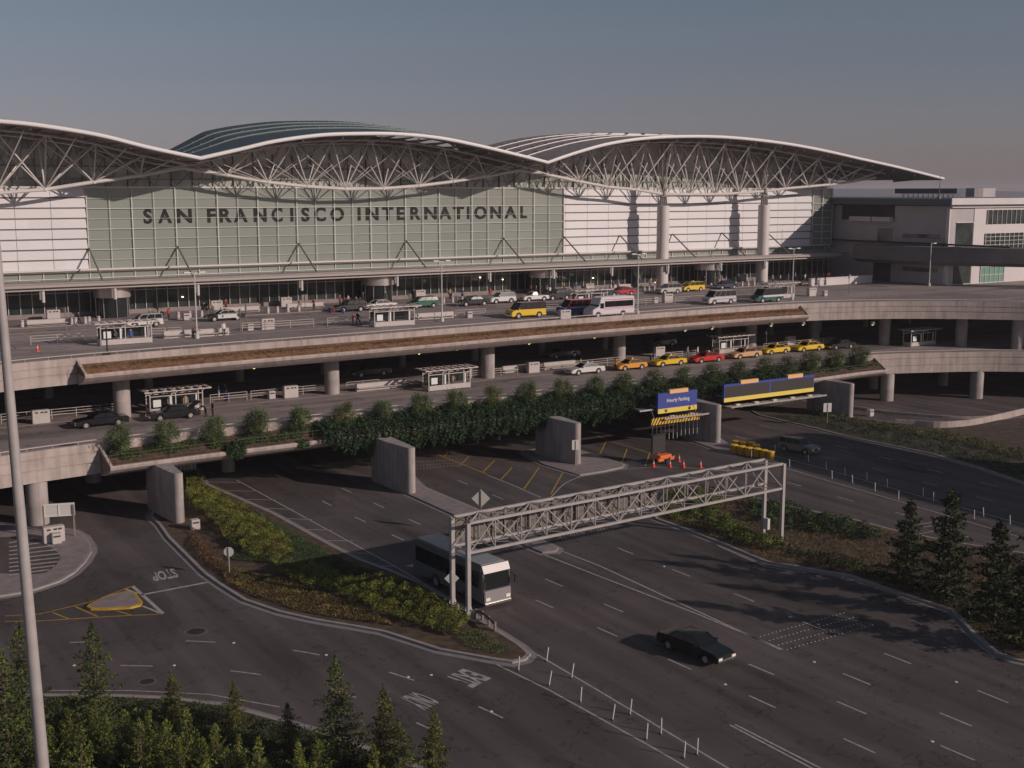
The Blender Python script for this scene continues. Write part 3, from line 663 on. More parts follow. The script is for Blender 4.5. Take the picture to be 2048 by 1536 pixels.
# facade
UL=-6.;U1=B0;U2=B0+26*BAY;U3=B0+45.7*BAY;U4=195.5
b=MB();b.box(U1,U2,V0,V0+.3,ZS,ZT);b.build('glass_wall','frosted',term)
b=MB();b.box(U3,U4,V0,V0+.3,ZS,ZT);b.box(U4-.3,U4,V0+.3,V0+60,13,ZT);b.build('glass_wall','frosted',term)
b=MB();b.box(UL,U1-.02,V0,V0+.3,ZS,ZT);b.build('wall_backing','joint',term);b=MB();b.box(U2+.02,U3-.02,V0,V0+.3,ZS,ZT);b.build('wall_backing','joint',term)
for (a,c) in ((UL,U1-.1),(U2+.1,U3-.15)):
    b=MB()
    for r in range(8):
        z=ZT-ROW*r-.02;zb=max(ZT-ROW*(r+1)+.2,ZS+.1)
        x=c
        while x>a:
            x0=max(a,x-BAY*1.5);b.add([(x0+.03,V0-.18,zb),(x-.03,V0-.18,zb),(x-.03,V0-.05,z),(x0+.03,V0-.05,z),(x0+.03,V0-.0,zb),(x-.03,V0,zb),(x-.03,V0,z),(x0+.03,V0,z)],[(0,1,2,3),(0,4,5,1),(3,2,6,7),(0,3,7,4),(1,5,6,2)]);x-=BAY*1.5
    b.build('white_panels','white_panel',term)
# upper recessed glazing following the roof
b=MB();g=[]
nb=int((U4-UL)/BAY*2)
for i in range(nb):
    a=UL+i*(U4-UL)/nb;c=UL+(i+1)*(U4-UL)/nb
    b.add([(a,V0+1.4,ZT-.2),(c,V0+1.4,ZT-.2),(c,V0+1.4,zroof(c)+.2),(a,V0+1.4,zroof(a)+.2)],[(0,1,2,3)])
b.build('clerestory_glass','frosted_up',term,fix=False)
b=MB();b.box(UL,U4,V0-.25,V0+1.4,ZT,ZT+.22);b.build('parapet_band','mullion',term)
b=MB();b.box(UL,U4,V0+1.1,V0+1.35,ZT+1.25,ZT+1.36);b.box(UL,U4,V0+1.0,V0+1.35,ZT+3.0,ZT+3.2)
k=0;u=U1
for i in range(-14,48):
    u=B0+i*BAY
    if u>U4: break
    if zroof(u)-.6>ZT+.4: b.box(u-.05,u+.05,V0+1.15,V0+1.38,ZT+.22,min(zroof(u)-.6,ZT+5.5))
b.build('clerestory_bars','steel_dark',term)
# mullion grid in front of glass
b=MB()
for i in range(27):
    u=B0+i*BAY;w=.06 if i%2==0 else .035
    b.box(u-w,u+w,V0-.28,V0-.2,ZS,ZT)
for r in range(1,8):
    z=ZT-ROW*r;w=.04 if r%2==0 else .022
    b.box(U1,U2,V0-.32,V0-.285,z-w,z+w)
b.build('mullion_grid','mullion',term);b=MB()
for i in range(3):
    u=U3+.05+i*2.9;b.box(u-.08,u+.08,V0-.36,V0-.2,ZS,ZT)
for r in range(1,8):
    z=ZT-ROW*r;b.box(U3,U4,V0-.42,V0-.37,z-.05,z+.05)
b.build('mullion_grid','mullion',term)
b=MB();b.box(UL,U4-1.,V0-.75,V0+.1,ZS-.12,ZS+.12);b.build('ledge','mullion',term);b=MB();b.box(UL,U4-1,V0-.6,V0,ZS-.34,ZS-.121);b.build('ledge_dark_strip','joint',term)  # below the ledge: solid dark strip in the joint colour
b=MB();b.box(UL,U4,V0,V0+.3,17.6,ZS-.35);b.build('spandrel_glass','frosted',term)
b=MB()
for i in range(-14,48):
    u=B0+i*BAY
    if u>U4: break
    b.box(u-.06,u+.06,V0-.16,V0-.002,18.5,ZS-.35)
b.box(UL,U4,V0-.18,V0-.003,18.55,18.65);b.build('spandrel_mullions','mullion',term)
# ground storey
b=MB();b.box(UL,U4,V0+.2,V0+.5,13,17.6);b.build('storefront_glass','storefront',term)
b=MB();u=UL
while u<U4: b.box(u-.045,u+.045,V0-.0,V0+.198,13,18.4);u+=BAY/2
b.box(UL,U4,V0+.05,V0+.197,16.55,16.65);b.build('storefront_mullions','steel',term)
b=MB();b.box(UL,U4,V0-.1,V0+.197,13,13.75);b.build('storefront_plinth','walk',term)
# canopy
VC=172.6;UC=193.2
cn=bpy.data.objects.new('canopy',None);COL.objects.link(cn);cn.parent=term
b=MB();b.add([(UL,VC,18.62),(UC,VC,18.62),(UC,V0-.3,18.35),(UL,V0-.3,18.35),(UL,VC,18.42),(UC,VC,18.42),(UC,V0-.3,18.15),(UL,V0-.3,18.15)],[(0,1,2,3),(7,6,5,4),(0,4,5,1),(1,5,6,2),(2,6,7,3),(3,7,4,0)]);b.build('canopy_roof','canopy_top',cn)
b=MB();b.box(UL,UC-.6,VC+.1,VC+.35,18.0,18.41);b.box(UL,UC-3,VC+.9,VC+1.2,17.55,17.95);u=UL
while u<UC: b.box(u-.05,u+.05,VC+.3,V0-.3,18.02,18.2);u+=BAY
b.build('canopy_beams','canopy_beam',cn)
b=MB();b.box(UL,UC-3,VC+1.05,VC+1.2,17.95,18.0);b.tube((UL,VC+.75,17.62),(UC-3,VC+.75,17.62),.13,6);b.build('gutter_pipe','canopy_beam',cn)
sts=[29.5,42.45,55.38,74.8,94.0,113.2,126.2,139.0,151.8,164.5,176.6,189.4]
for u in sts:
    b=MB();b.tube((u,V0-.3,22.8),(u,VC+.4,18.7),.13,8);b.lathe((u,V0-.35,22.65),[(0,0),(.2,.1),(.2,.25),(0,.35)],8);b.build('canopy_tie','steel_dark',cn)
for i,u in enumerate([34.5,44.2,56.2,72.5,89.,106.6,119.7,132.5,145.6,158.8,170.5]):
    b=MB();b.tube((u,VC+1.,17.5),(u,VC+1.,15.9),.22,10);o=b.build('hanging_light','sign_white',cn)
    b=MB();b.box(u-.5,u-.25,VC+.9,VC+1.15,16.3,17.55);b.build('bracket','steel_dark',o)
# revolving doors
for i,(x,y) in enumerate([(293,632),(735,605),(1096,584),(1437,566),(128,650)][:4]):
    u=[44.6,87.2,119.6,158.2][i];v=176.9
    t=bpy.data.objects.new('revolving_door',None);COL.objects.link(t);t.parent=term;t.location=(u,v,13)
    MB().lathe((0,0,3.0),[(2.6,0),(2.6,1.35),(2.4,1.4)],32).build('drum','metal_shiny',t,smooth=True)
    b=MB()
    for k in range(8):
        a=2*PI*k/8;b.tube((2.35*math.cos(a),2.35*math.sin(a),0),(2.35*math.cos(a),2.35*math.sin(a),3.02),.06,5)
    for k in range(4):
        a=PI*k/2+.4;b.tube((0,0,1),(2.2*math.cos(a),2.2*math.sin(a),1),.05,4)
    b.tube((0,0,0),(0,0,3),.12,6);b.build('frame','metal_shiny',t)
    MB().lathe((0,0,0),[(2.25,.1),(2.25,3.)],24).build('glass','dark_glass',t,smooth=True)
    b=MB();b.box(-3.4,3.4,.4,3.1,3.9,4.6);b.build('portal','steel_dark',t)
# interior lamps seen through the storefront
b=MB()
for x,y in [(365,595),(960,556),(1186,557),(1005,560),(1310,566)]:
    p=W(x,y,V0+.05);b.lathe((p.x,V0-.02,p.z),[(0,0),(.13,.05),(.13,.15),(0,.2)],8)
b.build('wall_lamps','lamp_warm',term)
# lettering
lt=bpy.data.objects.new('facade_lettering',None);COL.objects.link(lt);lt.parent=term
LT=[('S',287,304),('A',316,343.5),('N',353.7,383.5),('F',414.6,431),('R',439,463.5),('A',467.5,495),('N',507.5,533),('C',543.4,565),('I',581,586.5),('S',603,618.8),('C',629,651.5),('O',661,688),('I',715.5,721),('N',731.5,757),('T',764.5,786.5),('E',794,809),('R',821,841),('N',849,873.5),('A',877.5,902.5),('T',906,928),('I',934,938.5),('O',948.6,973),('N',981,1001.8),('A',1009,1033),('L',1041,1053.5)]
for ch,x0,x1 in LT:
    a=W(x0,430,V0).x;c=W(x1,430,V0).x;o=textmesh(ch,'letter','letter',lt,extr=.5)
    zz0,zz1=26.33,28.45
    if ch in 'SCO': zz0-=.05;zz1+=.05
    for q in o.data.vertices:
        x,y,z=q.co;q.co=(a+x*(c-a),V0-.05+(-.04 if z>0 else .03),zz0+y*(zz1-zz0))
# roof-top masts
for u,v,h in [(92,190,2.2),(196,170,1.5)]:
    pass
# ================= concourse on the right
UB=196.6
cc=thing('concourse_building','grey and white concourse block beyond the right end of the terminal','building',(0,0,0))
b=MB();b.box(UB,UB+60,150.8,240,0.,28.2);b.build('wall','grey_wall',cc)
b=MB();b.box(UB-1.6,UB+62,149.6,242,28.35,29.6);b.build('roof','blue_roof',cc)
b=MB();b.box(UB-1.7,UB+62,149.35,149.59,28.5,29.75);b.box(UB-.4,UB+60,150.2,150.79,27.9,28.34);b.build('roof_fascia','white_wall',cc)
def rect(name,m,y0,y1,z0,z1,d=.15,par=cc): b=MB();b.box(UB-d,UB-.003,y0,y1,z0,z1);return b.build(name,m,par)
def rectf(name,m,u0,u1,z0,z1,d=.15,par=cc): b=MB();b.box(u0,u1,150.8-d,150.797,z0,z1);return b.build(name,m,par)
rect('dark_recess_plate','dark_wall',164.2,178,25.2,28.2,.05)  # flat dark plate on the wall, its colour stands in for the recess's shade
b=MB();b.box(UB-1.2,UB-.1,164.4,169,25.0,25.9);b.box(UB-1.2,UB-.1,169.3,175,25.0,25.9);b.build('terrace_parapet','white_wall',cc)
rect('door_opening','storefront',164.6,168.3,20.9,23.6,.06);rect('slit_window','dark_glass',153,162.,22.0,22.7,.06);rect('lower_slit_window','dark_glass',153.2,161.5,15.3,16.1,.06)
rect('panel','dark_wall',164.5,169,13,18,.05)
rect('corner_pilaster','white_wall',150.79,151.5,13.2,27.9,.35)
rectf('white_facing','white_wall',203.6,230,13.0,27.88,.12)
rectf('entrance_glass','storefront',198.3,203.4,13.2,25.,.06);rectf('ribbon_window','storefront',207.3,230,24.6,27.4,.16);rectf('lower_ribbon_window','storefront',207.,230,19.6,22.8,.16)
rectf('green_glazing','green_glass',206.3,214.,13.2,17.0,.2)
b=MB()
for k in range(12): u=207.3+k*1.5;b.box(u-.05,u+.05,150.5,150.63,19.6,22.8);b.box(u+.2,u+.28,150.5,150.63,24.6,27.4)
for z in (20.5,21.3,22.1): b.box(207,230,150.48,150.62,z,z+.08)
for k in range(6): b.box(206.3+k*1.5,206.4+k*1.5,150.5,150.59,13.2,18.2)
for z in (14.6,16.2): b.box(206.3,214,150.48,150.585,z,z+.1)
for z in (19,25): b.box(198.3,203.4,150.6,150.73,z,z+.15)
b.build('window_bars','mullion',cc)
b=MB();b.box(UB-.8,UB+.02,137,180,20.75,21.05);b.build('balcony_slab','dark_wall',cc)
b=MB()
for k in range(22): v=151+k*.6;b.tube((UB-.7,v,21.05),(UB-.7,v,22.0),.025,4)
b.tube((UB-.7,151,22.),(UB-.7,164,22.),.03,4);b.build('balcony_railing','steel_dark',cc)
# rooftop plant
t=thing('roof_duct','long dark ventilation duct raised on legs on the concourse roof','duct',(UB+4,150,29.6))
MB().box(-1,1.6,2,17,1.0,2.0).build('duct','blue_roof',t);b=MB()
for k in range(12): b.tube((.3,2.5+k*1.2,0),(.3,2.5+k*1.2,1.0),.1,4);b.tube((.3,2.5+k*1.2,0),(.3,3.1+k*1.2,1.0),.05,4)
b.build('leg_frame','sign_white',t)
t=thing('roof_plant_box','grey louvred plant box on the concourse roof right of the long duct','plant box',(UB+5,150,29.6))
MB().box(2.,8.5,1,3,.35,2.05).build('casing','grey_wall',t);b=MB()
for k in range(6): b.tube((1.9+k*.5,.9,0),(1.9+k*.5,.9,2.4),.06,4)
b.build('frame','sign_white',t)
t=thing('antenna_mast','thin dark antenna mast standing on the concourse roof beside the duct','mast',(UB+1,154.5,29.6));MB().tube((0,0,0),(0,0,4.6),.09,6,.04).build('pole','steel_dark',t);MB().cbox((0,0,.1),(.5,.5,.2)).build('foot','steel_dark',t)
gw=thing('elevated_guideway','wide dark elevated guideway running past the concourse at mid height','guideway',(0,0,0))
b=MB();Q=[(190.8,169.5),(190.5,164),(191.5,158),(194,151),(199,143),(206,134),(216,124)];b.sweep(smoothline(Q,4),[(0,17.6),(0,20.4),(-.4,20.5),(-4.2,20.5),(-4.6,20.4),(-4.6,17.6),(-3.4,16.9),(-1.2,16.9)]);b.build('beam','guideway',gw)
b=MB();b.box(205.5,207,131,132.5,0,17.2);b.build('pier','guideway',gw)
sg=thing('road_shade_slab','raised station deck right of the road that throws the shade across it','viaduct',(0,0,0))
b=MB();b.box(131,147,-30,59,20.,21.4);b.build('deck','concrete',sg)  # added slab, out of view, sized to cast the shade band on the road
for v_ in (0,25,50): b=MB();b.box(136,142,v_-1,v_+1,0,20);b.build('pier','pier',sg)
# low wall with a lit top at the end of the departures kerb
t=thing('retaining_parapet','pale low wall at the right end of the departures kerb, people standing beside it','wall',(0,0,0))
b=MB();a=G(1617,566,13);c=G(1712,566,13);a=Vector((171.2,163.8));c=Vector((187.5,163.8));b.box(172.5,190.,163.5,163.9,13,14.35);b.build('wall','white_wall',t)
b=MB();b.box(172.4,190.1,163.4,164.,14.35,14.5);b.build('coping','white_wall',t)
# ring road barrier on the far right at ground level
P=smoothline([(G(x,y,0).x,G(x,y,0).y) for x,y in [(1640,806),(1711,817),(1760,825),(1821,831),(1883,836),(1950,838),(2010,834),(2060,826)]],4)
t=thing('inner_barrier','thin low concrete kerb wall curving round the inside of the ring road','barrier',(0,0,0));b=MB();b.sweep(P,[(0,0),(.06,.35),(-.18,.35),(-.24,0)]);b.build('barrier','concrete',t)
P=smoothline([(G(x,y,.15).x,G(x,y,.15).y) for x,y in [(1790,851),(1830,853),(1880,856),(1937,852),(1990,842),(2050,828)]],4)
t=thing('outer_barrier','pale waist-high concrete barrier on the outside of the curved ring road','barrier',(0,0,0));b=MB();b.sweep(P,[(0,.1),(.05,1.0),(-.2,1.0),(-.25,.1)]);b.build('barrier','concrete',t)
# ================= sign gantry over the road
def frame(a,b_): return a.lerp(b_,.5)
gA=G(937,1238,0);gB=G(1562,1078,0.35)
# front plane runs from gA to gB, back plane is 2.1 m further
gd=Vector((gB.x-gA.x,gB.y-gA.y));gl=gd.length;gr=math.atan2(gd.y,gd.x)
t=thing('sign_gantry','grey steel box-truss sign gantry spanning the road behind the coach','sign gantry',(gA.x,gA.y,0),gr)
D=2.15;Z0,Z1=5.02,7.25
for x,y,z in ((0,0,.55),(0,D,.55),(gl,0,0),(gl,D,0)):
    b=MB();b.cbox((x,y,(z+Z1)/2),(.30,.30,Z1-z));b.cbox((x,y,z+.05),(.6,.6,.1))
    for s in (-1,1): b.add([(x+s*.15,y-.03,z+.1),(x+s*.32,y-.03,z+.1),(x+s*.15,y-.03,z+.7),(x+s*.15,y+.03,z+.1),(x+s*.32,y+.03,z+.1),(x+s*.15,y+.03,z+.7)],[(0,1,2),(5,4,3),(0,3,4,1),(1,4,5,2),(2,5,3,0)])
    b.build('leg','galv',t)
b=MB();b.box(-.4,.4,-.4,.4,0,.55);b.build('footing','concrete',t);b=MB();b.box(-.4,.4,D-.4,D+.4,0,.55);b.build('footing','concrete',t)
b=MB()
for y in (0,D):
    for z in (Z0,Z1): b.cbox((gl/2,y,z),(gl-.3,.2,.2))
b.build('chord','galv',t)
b=MB();N=14;s=gl/N
for i in range(N+1):
    x=min(max(i*s,.12),gl-.12)
    for y in (0,D): b.tube((x,y,Z0+.1),(x,y,Z1-.1),.05,6)
    for z in (Z0,Z1): b.tube((x,.1,z),(x,D-.1,z),.05,6)
    if i<N:
        x2=(i+1)*s
        for y in (0,D): b.tube((x,y,Z0 if i%2==0 else Z1),(x2,y,Z1 if i%2==0 else Z0),.055,6)
        for z in (Z0,Z1): b.tube((x,0 if i%2==0 else D,z),(x2,D if i%2==0 else 0,z),.045,5)
    b.tube((x,0,Z0),(x,D,Z1) if i%2 else (x,0,Z1),.04,5)
b.build('lattice','galv',t)
b=MB();b.box(.5,gl*.62,D+.35,D+.42,4.9,7.05);b.build('sign_panel','sign_back',t)
b=MB();x=1.5
while x<gl*.61: b.box(x-.05,x+.05,D+.2,D+.349,4.85,7.1);x+=1.15
for z in (5.2,5.7,6.3,6.9): b.box(.5,gl*.62,D+.25,D+.348,z-.03,z+.03)
b.build('panel_ribs','sign_back',t)
b=MB();b.box(.8,gl*.62,D+.45,D+1.2,4.6,4.65);x=1.
while x<gl*.6: b.box(x,x+.25,D+1.1,D+1.5,4.8,5.0);x+=2.6
b.build('walkway','galv',t)
MB().box(gl-.25,gl+.05,D-.75,D-.2,.9,1.9).build('control_box','sign_white',t)
# guard rail by the gantry foot
q=G(985,1262,.17);t=thing('guard_rail','short dark steel guard rail at the foot of the gantry on the island tip','guard rail',(0,0,.17))
P=[G(952,1236,.17),G(965,1240,.17),G(978,1250,.17),G(990,1262,.17)];b=MB()
for p in P: MB().cbox((p.x,p.y,.35),(.15,.15,.7)).build('post','steel_dark',t);b=MB();b.path([(p.x,p.y,.55) for p in P],.12,5);b.build('rail','steel_dark',t)
t=thing('louvred_screen','small dark screen of upright pale slats under the lower roadway behind the left pier','screen',(0,0,0));a=G(352,950,0);c=G(402,948,0);b=MB();b.box(a.x,c.x,a.y+.6,a.y+.7,.2,3.6);b.build('backing','dark_wall',t);b=MB()
for k in range(6): x=a.x+.2+k*(c.x-a.x-.3)/5.5;b.box(x,x+.28,a.y+.45,a.y+.599,.3,3.4)
b.build('slats','box_white',t)
for i,(x,y,h,l) in enumerate([(133,668,3.4,'thin dark sign post left of the upper left shelter'),(481,668,3.2,'thin dark sign post on the upper median right of the police car'),(611,640,3.6,'dark square sign on a thin post on the upper median before the crossing'),(914,640,3.4,'thin dark sign post right of the second lamp post'),(1504,600,3.6,'thin dark sign post left of the green and white van'),(1697,588,3.4,'thin dark sign post on the upper roadway near the right bend'),(1532,700,3.2,'thin sign post beside the fifth round column of the lower deck')]):
    p=G(x,y,13.04 if y<690 else 6.34);t=thing('sign_post',l,'sign post',p);MB().tube((0,0,0),(0,0,h),.05,6).build('post','steel_dark',t);w=.9 if i==2 else .3;MB().box(-w/2,w/2,.05,.08,h-(.9 if i==2 else .7),h).build('plate','steel_dark' if i==2 else 'sign_back',t)
# ================= signs hung on the lower planter
def board(name,label,u0,u1,v,z0,z1,tabs,dark,word=None):
    t=thing(name,label,'sign',(u0,v,z0));w=u1-u0;h=z1-z0
    b=MB();b.box(0,w,0,.35,0,h);b.build('panel','sign_blue',t)
    b=MB();b.box(0.02,w-.02,-.03,-.003,0,h*.235);b.build('yellow_strip','sign_yellow',t)
    if dark:
        n=2;b=MB()
        for k in range(n): b.box(.18+k*w/2,(k+1)*w/2-.15,-.025,-.003,h*.245,h*.88)
        b.build('dark_display','sign_dark',t)
    for k,(a,c) in enumerate(tabs): b=MB();b.box(a*w,c*w,-.12,.3,h-.12,h+.36);b.build('orange_tab','sign_orange',t)
    b=MB();b.box(-.1,w+.9,-1.5,-.1,-.5,-.42);b.box(-.1,w+.9,-1.52,-1.4,-.42,-.3)
    x=.3
    while x<w+.5: b.box(x,x+.06,-1.5,.6,-.62,-.5);x+=1.4
    b.build('service_tray','galv',t)
    k=max(2,int(w/3));
    for i in range(k):
        x=(i+.5)*w/k;b=MB();b.box(x-.35,x+.35,-1.0,-.65,-.42,-.2);o=b.build('floodlight','sign_white',t)
    b=MB()
    for i in range(k+1): x=i*w/k;b.box(x-.06,x+.06,.3,1.5,h*.3,h*.3+.12)
    b.build('bracket','steel_dark',t)
    return t
VS=111.6
a=W(1316,806,VS);c=W(1394,800,VS);z0=W(1316,828,VS).z;z1=W(1316,788,VS).z
t=board('parking_sign','blue Hourly Parking sign with a yellow strip hung over the left portal',a.x,c.x,VS,z0,z1,[(.28,.75)],False)
w=c.x-a.x;h=z1-z0;o=textmesh('Hourly Parking','lettering','sign_white',t,extr=.5)
for q in o.data.vertices: x,y,z=q.co;q.co=(w*(.22+.58*x),-.02+(.0 if z>0 else .018),h*(.47+.24*y))
b=MB()
for x in (.2,.8):
    for k in range(20):
        t1=2*PI*k/20;t2=2*PI*(k+1)/20;r=.17;b.tube((w*x+r*math.cos(t1),-.06,h*.12+r*math.sin(t1)),(w*x+r*math.cos(t2),-.06,h*.12+r*math.sin(t2)),.03,4)
    b.tube((w*x,-.06,h*.12-.1),(w*x,-.06,h*.12+.1),.03,4);b.tube((w*x-.08,-.06,h*.12-.02),(w*x,-.06,h*.12-.1),.025,4);b.tube((w*x+.08,-.06,h*.12-.02),(w*x,-.06,h*.12-.1),.025,4)
b.build('arrow_ring','black',t)
a=W(1448,790,VS+.5);c=W(1627,790,VS+.5);z0=W(1448,805,VS+.5).z;z1=W(1448,770,VS+.5).z
board('variable_message_sign','wide double sign with two dark displays and a yellow strip over the right portal',a.x,c.x,VS+.5,z0,z1,[(.17,.36),(.69,.86)],True)
# clearance bar
a=W(1302,850,110.6);c=W(1399,830,110.6);t=thing('clearance_bar','yellow and black striped clearance bar with hanging weights under the Hourly Parking sign','clearance bar',(a.x,110.6,a.z-.1));w=c.x-a.x
b=MB();b.box(0,w,0,.06,0,.85);b.build('board','black',t)
b=MB();x=-.2
while x<w: 
    xs=[max(0,x),min(w,x+.22)];b.add([(max(0,x),-.006,0.01),(min(w,x+.24),-.006,0.01),(min(w,x+.74),-.006,.84),(min(w,max(0,x+.5)),-.006,.84)],[(0,1,2,3)]);x+=.46
b.build('stripes','hazard',t,fix=False)
for i in range(12):
    x=.3+i*(w-.6)/11;L=1.25+.5*(i in(0,1,2,3))-.25*(i>6);b=MB();b.tube((x,.03,0),(x,.03,-L),.02,4);b.tube((x,.03,-L),(x,.03,-L-.7),.045,6);b.build('hanging_weight',['box_white'],t)
b=MB();b.tube((.5,.05,.85),(.5,.8,2.),.04,5);b.tube((w-.5,.05,.85),(w-.5,.8,2.),.04,5);b.build('hanger','steel_dark',t)
# long shelf light left of the sign
a=W(1280,824,112.2);t=thing('strip_light','slim pale strip light fixed to the planter lip left of the Hourly Parking sign','light',(a.x,112.2,a.z));MB().box(0,2.2,0,.3,0,.14).build('housing','sign_white',t);MB().box(.4,1.8,.3,1.9,.02,.1).build('arm','steel_dark',t)
# ================= message board trailer, cones, barrels
p=G(1322,925,0);t=thing('message_board_trailer','dark message board on an orange road-works trailer among the traffic cones','trailer',(p.x,p.y,0),.1)
MB().box(-1.5,.55,-.1,.15,1.25,3.35).build('display','sign_dark',t);MB().box(-1.65,.7,-.25,.3,3.35,3.45).build('solar_panel','black',t)
b=MB();b.tube((-.4,0,.6),(-.4,0,1.3),.08,8);b.build('mast','orange',t)
b=MB();b.cbox((.1,-.2,.75),(1.9,1.0,.5));b.cbox((1.3,-.2,.5),(1.6,.12,.12));b.cbox((-1.,-.9,.6),(.9,.3,.35));b.cbox((.9,-.8,.55),(.7,.3,.3));b.build('chassis','orange',t,bevel=.05)
for s in (-1,1): b=MB();b.tube((0,s*.75-.2,.33),(0,s*.95-.2,.33),.33,16);b.build('wheel','rubber',t)
cone=thing('traffic_cone','x','cone')
MB().box(-.2,.2,-.2,.2,0,.04).build('base','cone_red',cone);MB().lathe((0,0,.04),[(.155,0),(.10,.28)],14).build('body','cone_red',cone,smooth=True)
MB().lathe((0,0,.32),[(.101,0),(.075,.2)],14).build('reflective_band','sign_white',cone,smooth=True);MB().lathe((0,0,.52),[(.075,0),(.035,.22)],14).build('tip','cone_red',cone,smooth=True)
first=True
for x,y,l in [(1307,934,'red cone left of the orange trailer'),(1340,934,'red cone in front of the middle of the orange trailer'),(1358,923,'red cone behind the others, right of the orange trailer'),(1367,935,'red cone just right of the orange trailer on the white line'),(1401,935,'red cone furthest right of the group beside the orange trailer'),(75,703,'small red cone alone on the upper roadway near the left edge')]:
    p=G(x,y,0) if y>800 else G(x,y,13)
    if first: o=cone;o.location=p;o['label']=l;o['group']='traffic cones';first=False
    else: o=dup(cone,p,0,l,'traffic cones')
    o.scale=(1.15,)*3
def ordname(i): return ORD[i]
bar=thing('crash_barrel','x','barrel')
MB().lathe((0,0,0),[(.42,0),(.46,.5),(.44,.9)],18).build('drum','barrel',bar,smooth=True);MB().lathe((0,0,.9),[(.47,0),(.47,.09),(.2,.12)],18).build('lid','yellow_lamp',bar,smooth=True)
k=0
for r,(x,y) in enumerate([(1472,897),(1487,899),(1503,900),(1468,905),(1483,908),(1498,911),(1514,913),(1512,905),(1528,916),(1541,919)]):
    p=G(x,y,0);l='yellow sand-filled crash barrel, '+ORD[r]+' counted away from the rightmost road pier'
    if r==0: bar.location=p;bar['label']=l;bar['group']='yellow crash barrels in front of the pier'
    else: dup(bar,p,r,l,'yellow crash barrels in front of the pier')
dl=thing('delineator_post','x','delineator')
MB().lathe((0,0,0),[(.12,0),(.10,.04)],10).build('base','black',dl);MB().lathe((0,0,.04),[(.045,0),(.045,.88),(.02,.95)],8).build('post','sign_white',dl,smooth=True)
DL=[(1037,1341),(1093,1323),(1098,1371),(1143,1356),(1161,1404),(1225,1440),(1260,1429),(1293,1479),(1322,1468),(1368,1516),(1394,1509)]
DR=[(1503,917),(1550,905),(1579,935),(1617,925),(1653,940),(1664,958),(1690,952),(1705,967),(1734,961),(1750,983),(1775,976),(1797,1000),(1867,1003),(1846,993),(1916,1014),(1948,1039),(1967,1034),(2020,1050)]
for i,(x,y) in enumerate(DL+DR):
    p=G(x,y,0);l=('slim white delineator post below the tip of the big island, ' if i<11 else 'slim white delineator post on the far right road, ')+(ORD[i] if i<11 else ORD[i-11])+' from the top left'
    g='delineators below the island tip' if i<11 else 'delineators on the right road'
    if i==0: dl.location=p;dl['label']=l;dl['group']=g;o=dl
    else: o=dup(dl,p,0,l,g)
    o.rotation_euler.x=random.uniform(-.03,.03);o.rotation_euler.y=random.uniform(.02,.18) if i<11 else random.uniform(-.15,-.02)
# ================= small signs
def post_sign(name,label,px,h,shape,z=0,s=.6,ts=None,back='sign_white',rz=0.):
    p=G(*px,z);t=thing(name,label,'road sign',p,rz);MB().tube((0,0,0),(0,0,h),.045,6).build('post','galv' if name!='warning_sign' else 'kerb_tan',t)
    b=MB()
    if shape=='oct': pts=[(s*math.cos(PI/8+k*PI/4),s*math.sin(PI/8+k*PI/4)) for k in range(8)]
    elif shape=='dia': pts=[(s,0),(0,s),(-s,0),(0,-s)]
    else: pts=[(-s,-s*ts),(s,-s*ts),(s,s*ts),(-s,s*ts)]
    n=len(pts);y0,y1=(.05,.08)
    b.add([(x,y0,h-s*(ts or 1)*.9+y) for x,y in pts]+[(x,y1,h-s*(ts or 1)*.9+y) for x,y in pts],[tuple(range(n)),tuple(range(2*n-1,n-1,-1))]+[(i,(i+1)%n,n+(i+1)%n,n+i) for i in range(n)])
    b.build('plate',back,t);return t
post_sign('stop_sign','octagonal stop sign seen from behind on the big planted island',(459,1151),2.35,'oct',.16,.42,rz=-.5)
post_sign('warning_sign','diamond warning sign seen from behind above the sign gantry',(962,1066),4.0,'dia',.16,.85,rz=-.55)
post_sign('road_sign','small diamond sign half hidden by the left leg of the gantry',(904,1222),3.,'dia',.16,.55,rz=-.5)
post_sign('regulation_sign','small white sign on a post at the nose of the third road pier',(1151,931),2.9,'rect',.15,.42,1.35,rz=-.3)
post_sign('regulation_sign','square white notice on a post among the plants left of the rightmost pier',(1654,850),2.9,'rect',.16,.6,1.0,rz=-.3)
# corner island furniture
pa=G(90,1075,.17);pb=G(150,1071,.17);t=thing('notice_board','wide blank white sign board on two brown posts at the left pavement corner','sign board',(pa.x,pa.y,.17),math.atan2(pb.y-pa.y,pb.x-pa.x));w=(pb-pa).length
for x in (0,w): b=MB();b.cbox((x,0,1.45),(.14,.14,2.9));b.build('post','kerb_tan',t)
b=MB();b.box(-.1,w+.1,.08,.2,1.85,3.05);b.build('board','sign_white',t);b=MB()
for x in (.06,w/2,w-.06): b.box(x-.03,x+.03,.02,.078,1.9,3.)
for z in (1.9,2.95): b.box(0,w,.02,.078,z-.03,z+.03)
b.build('battens','poster',t)
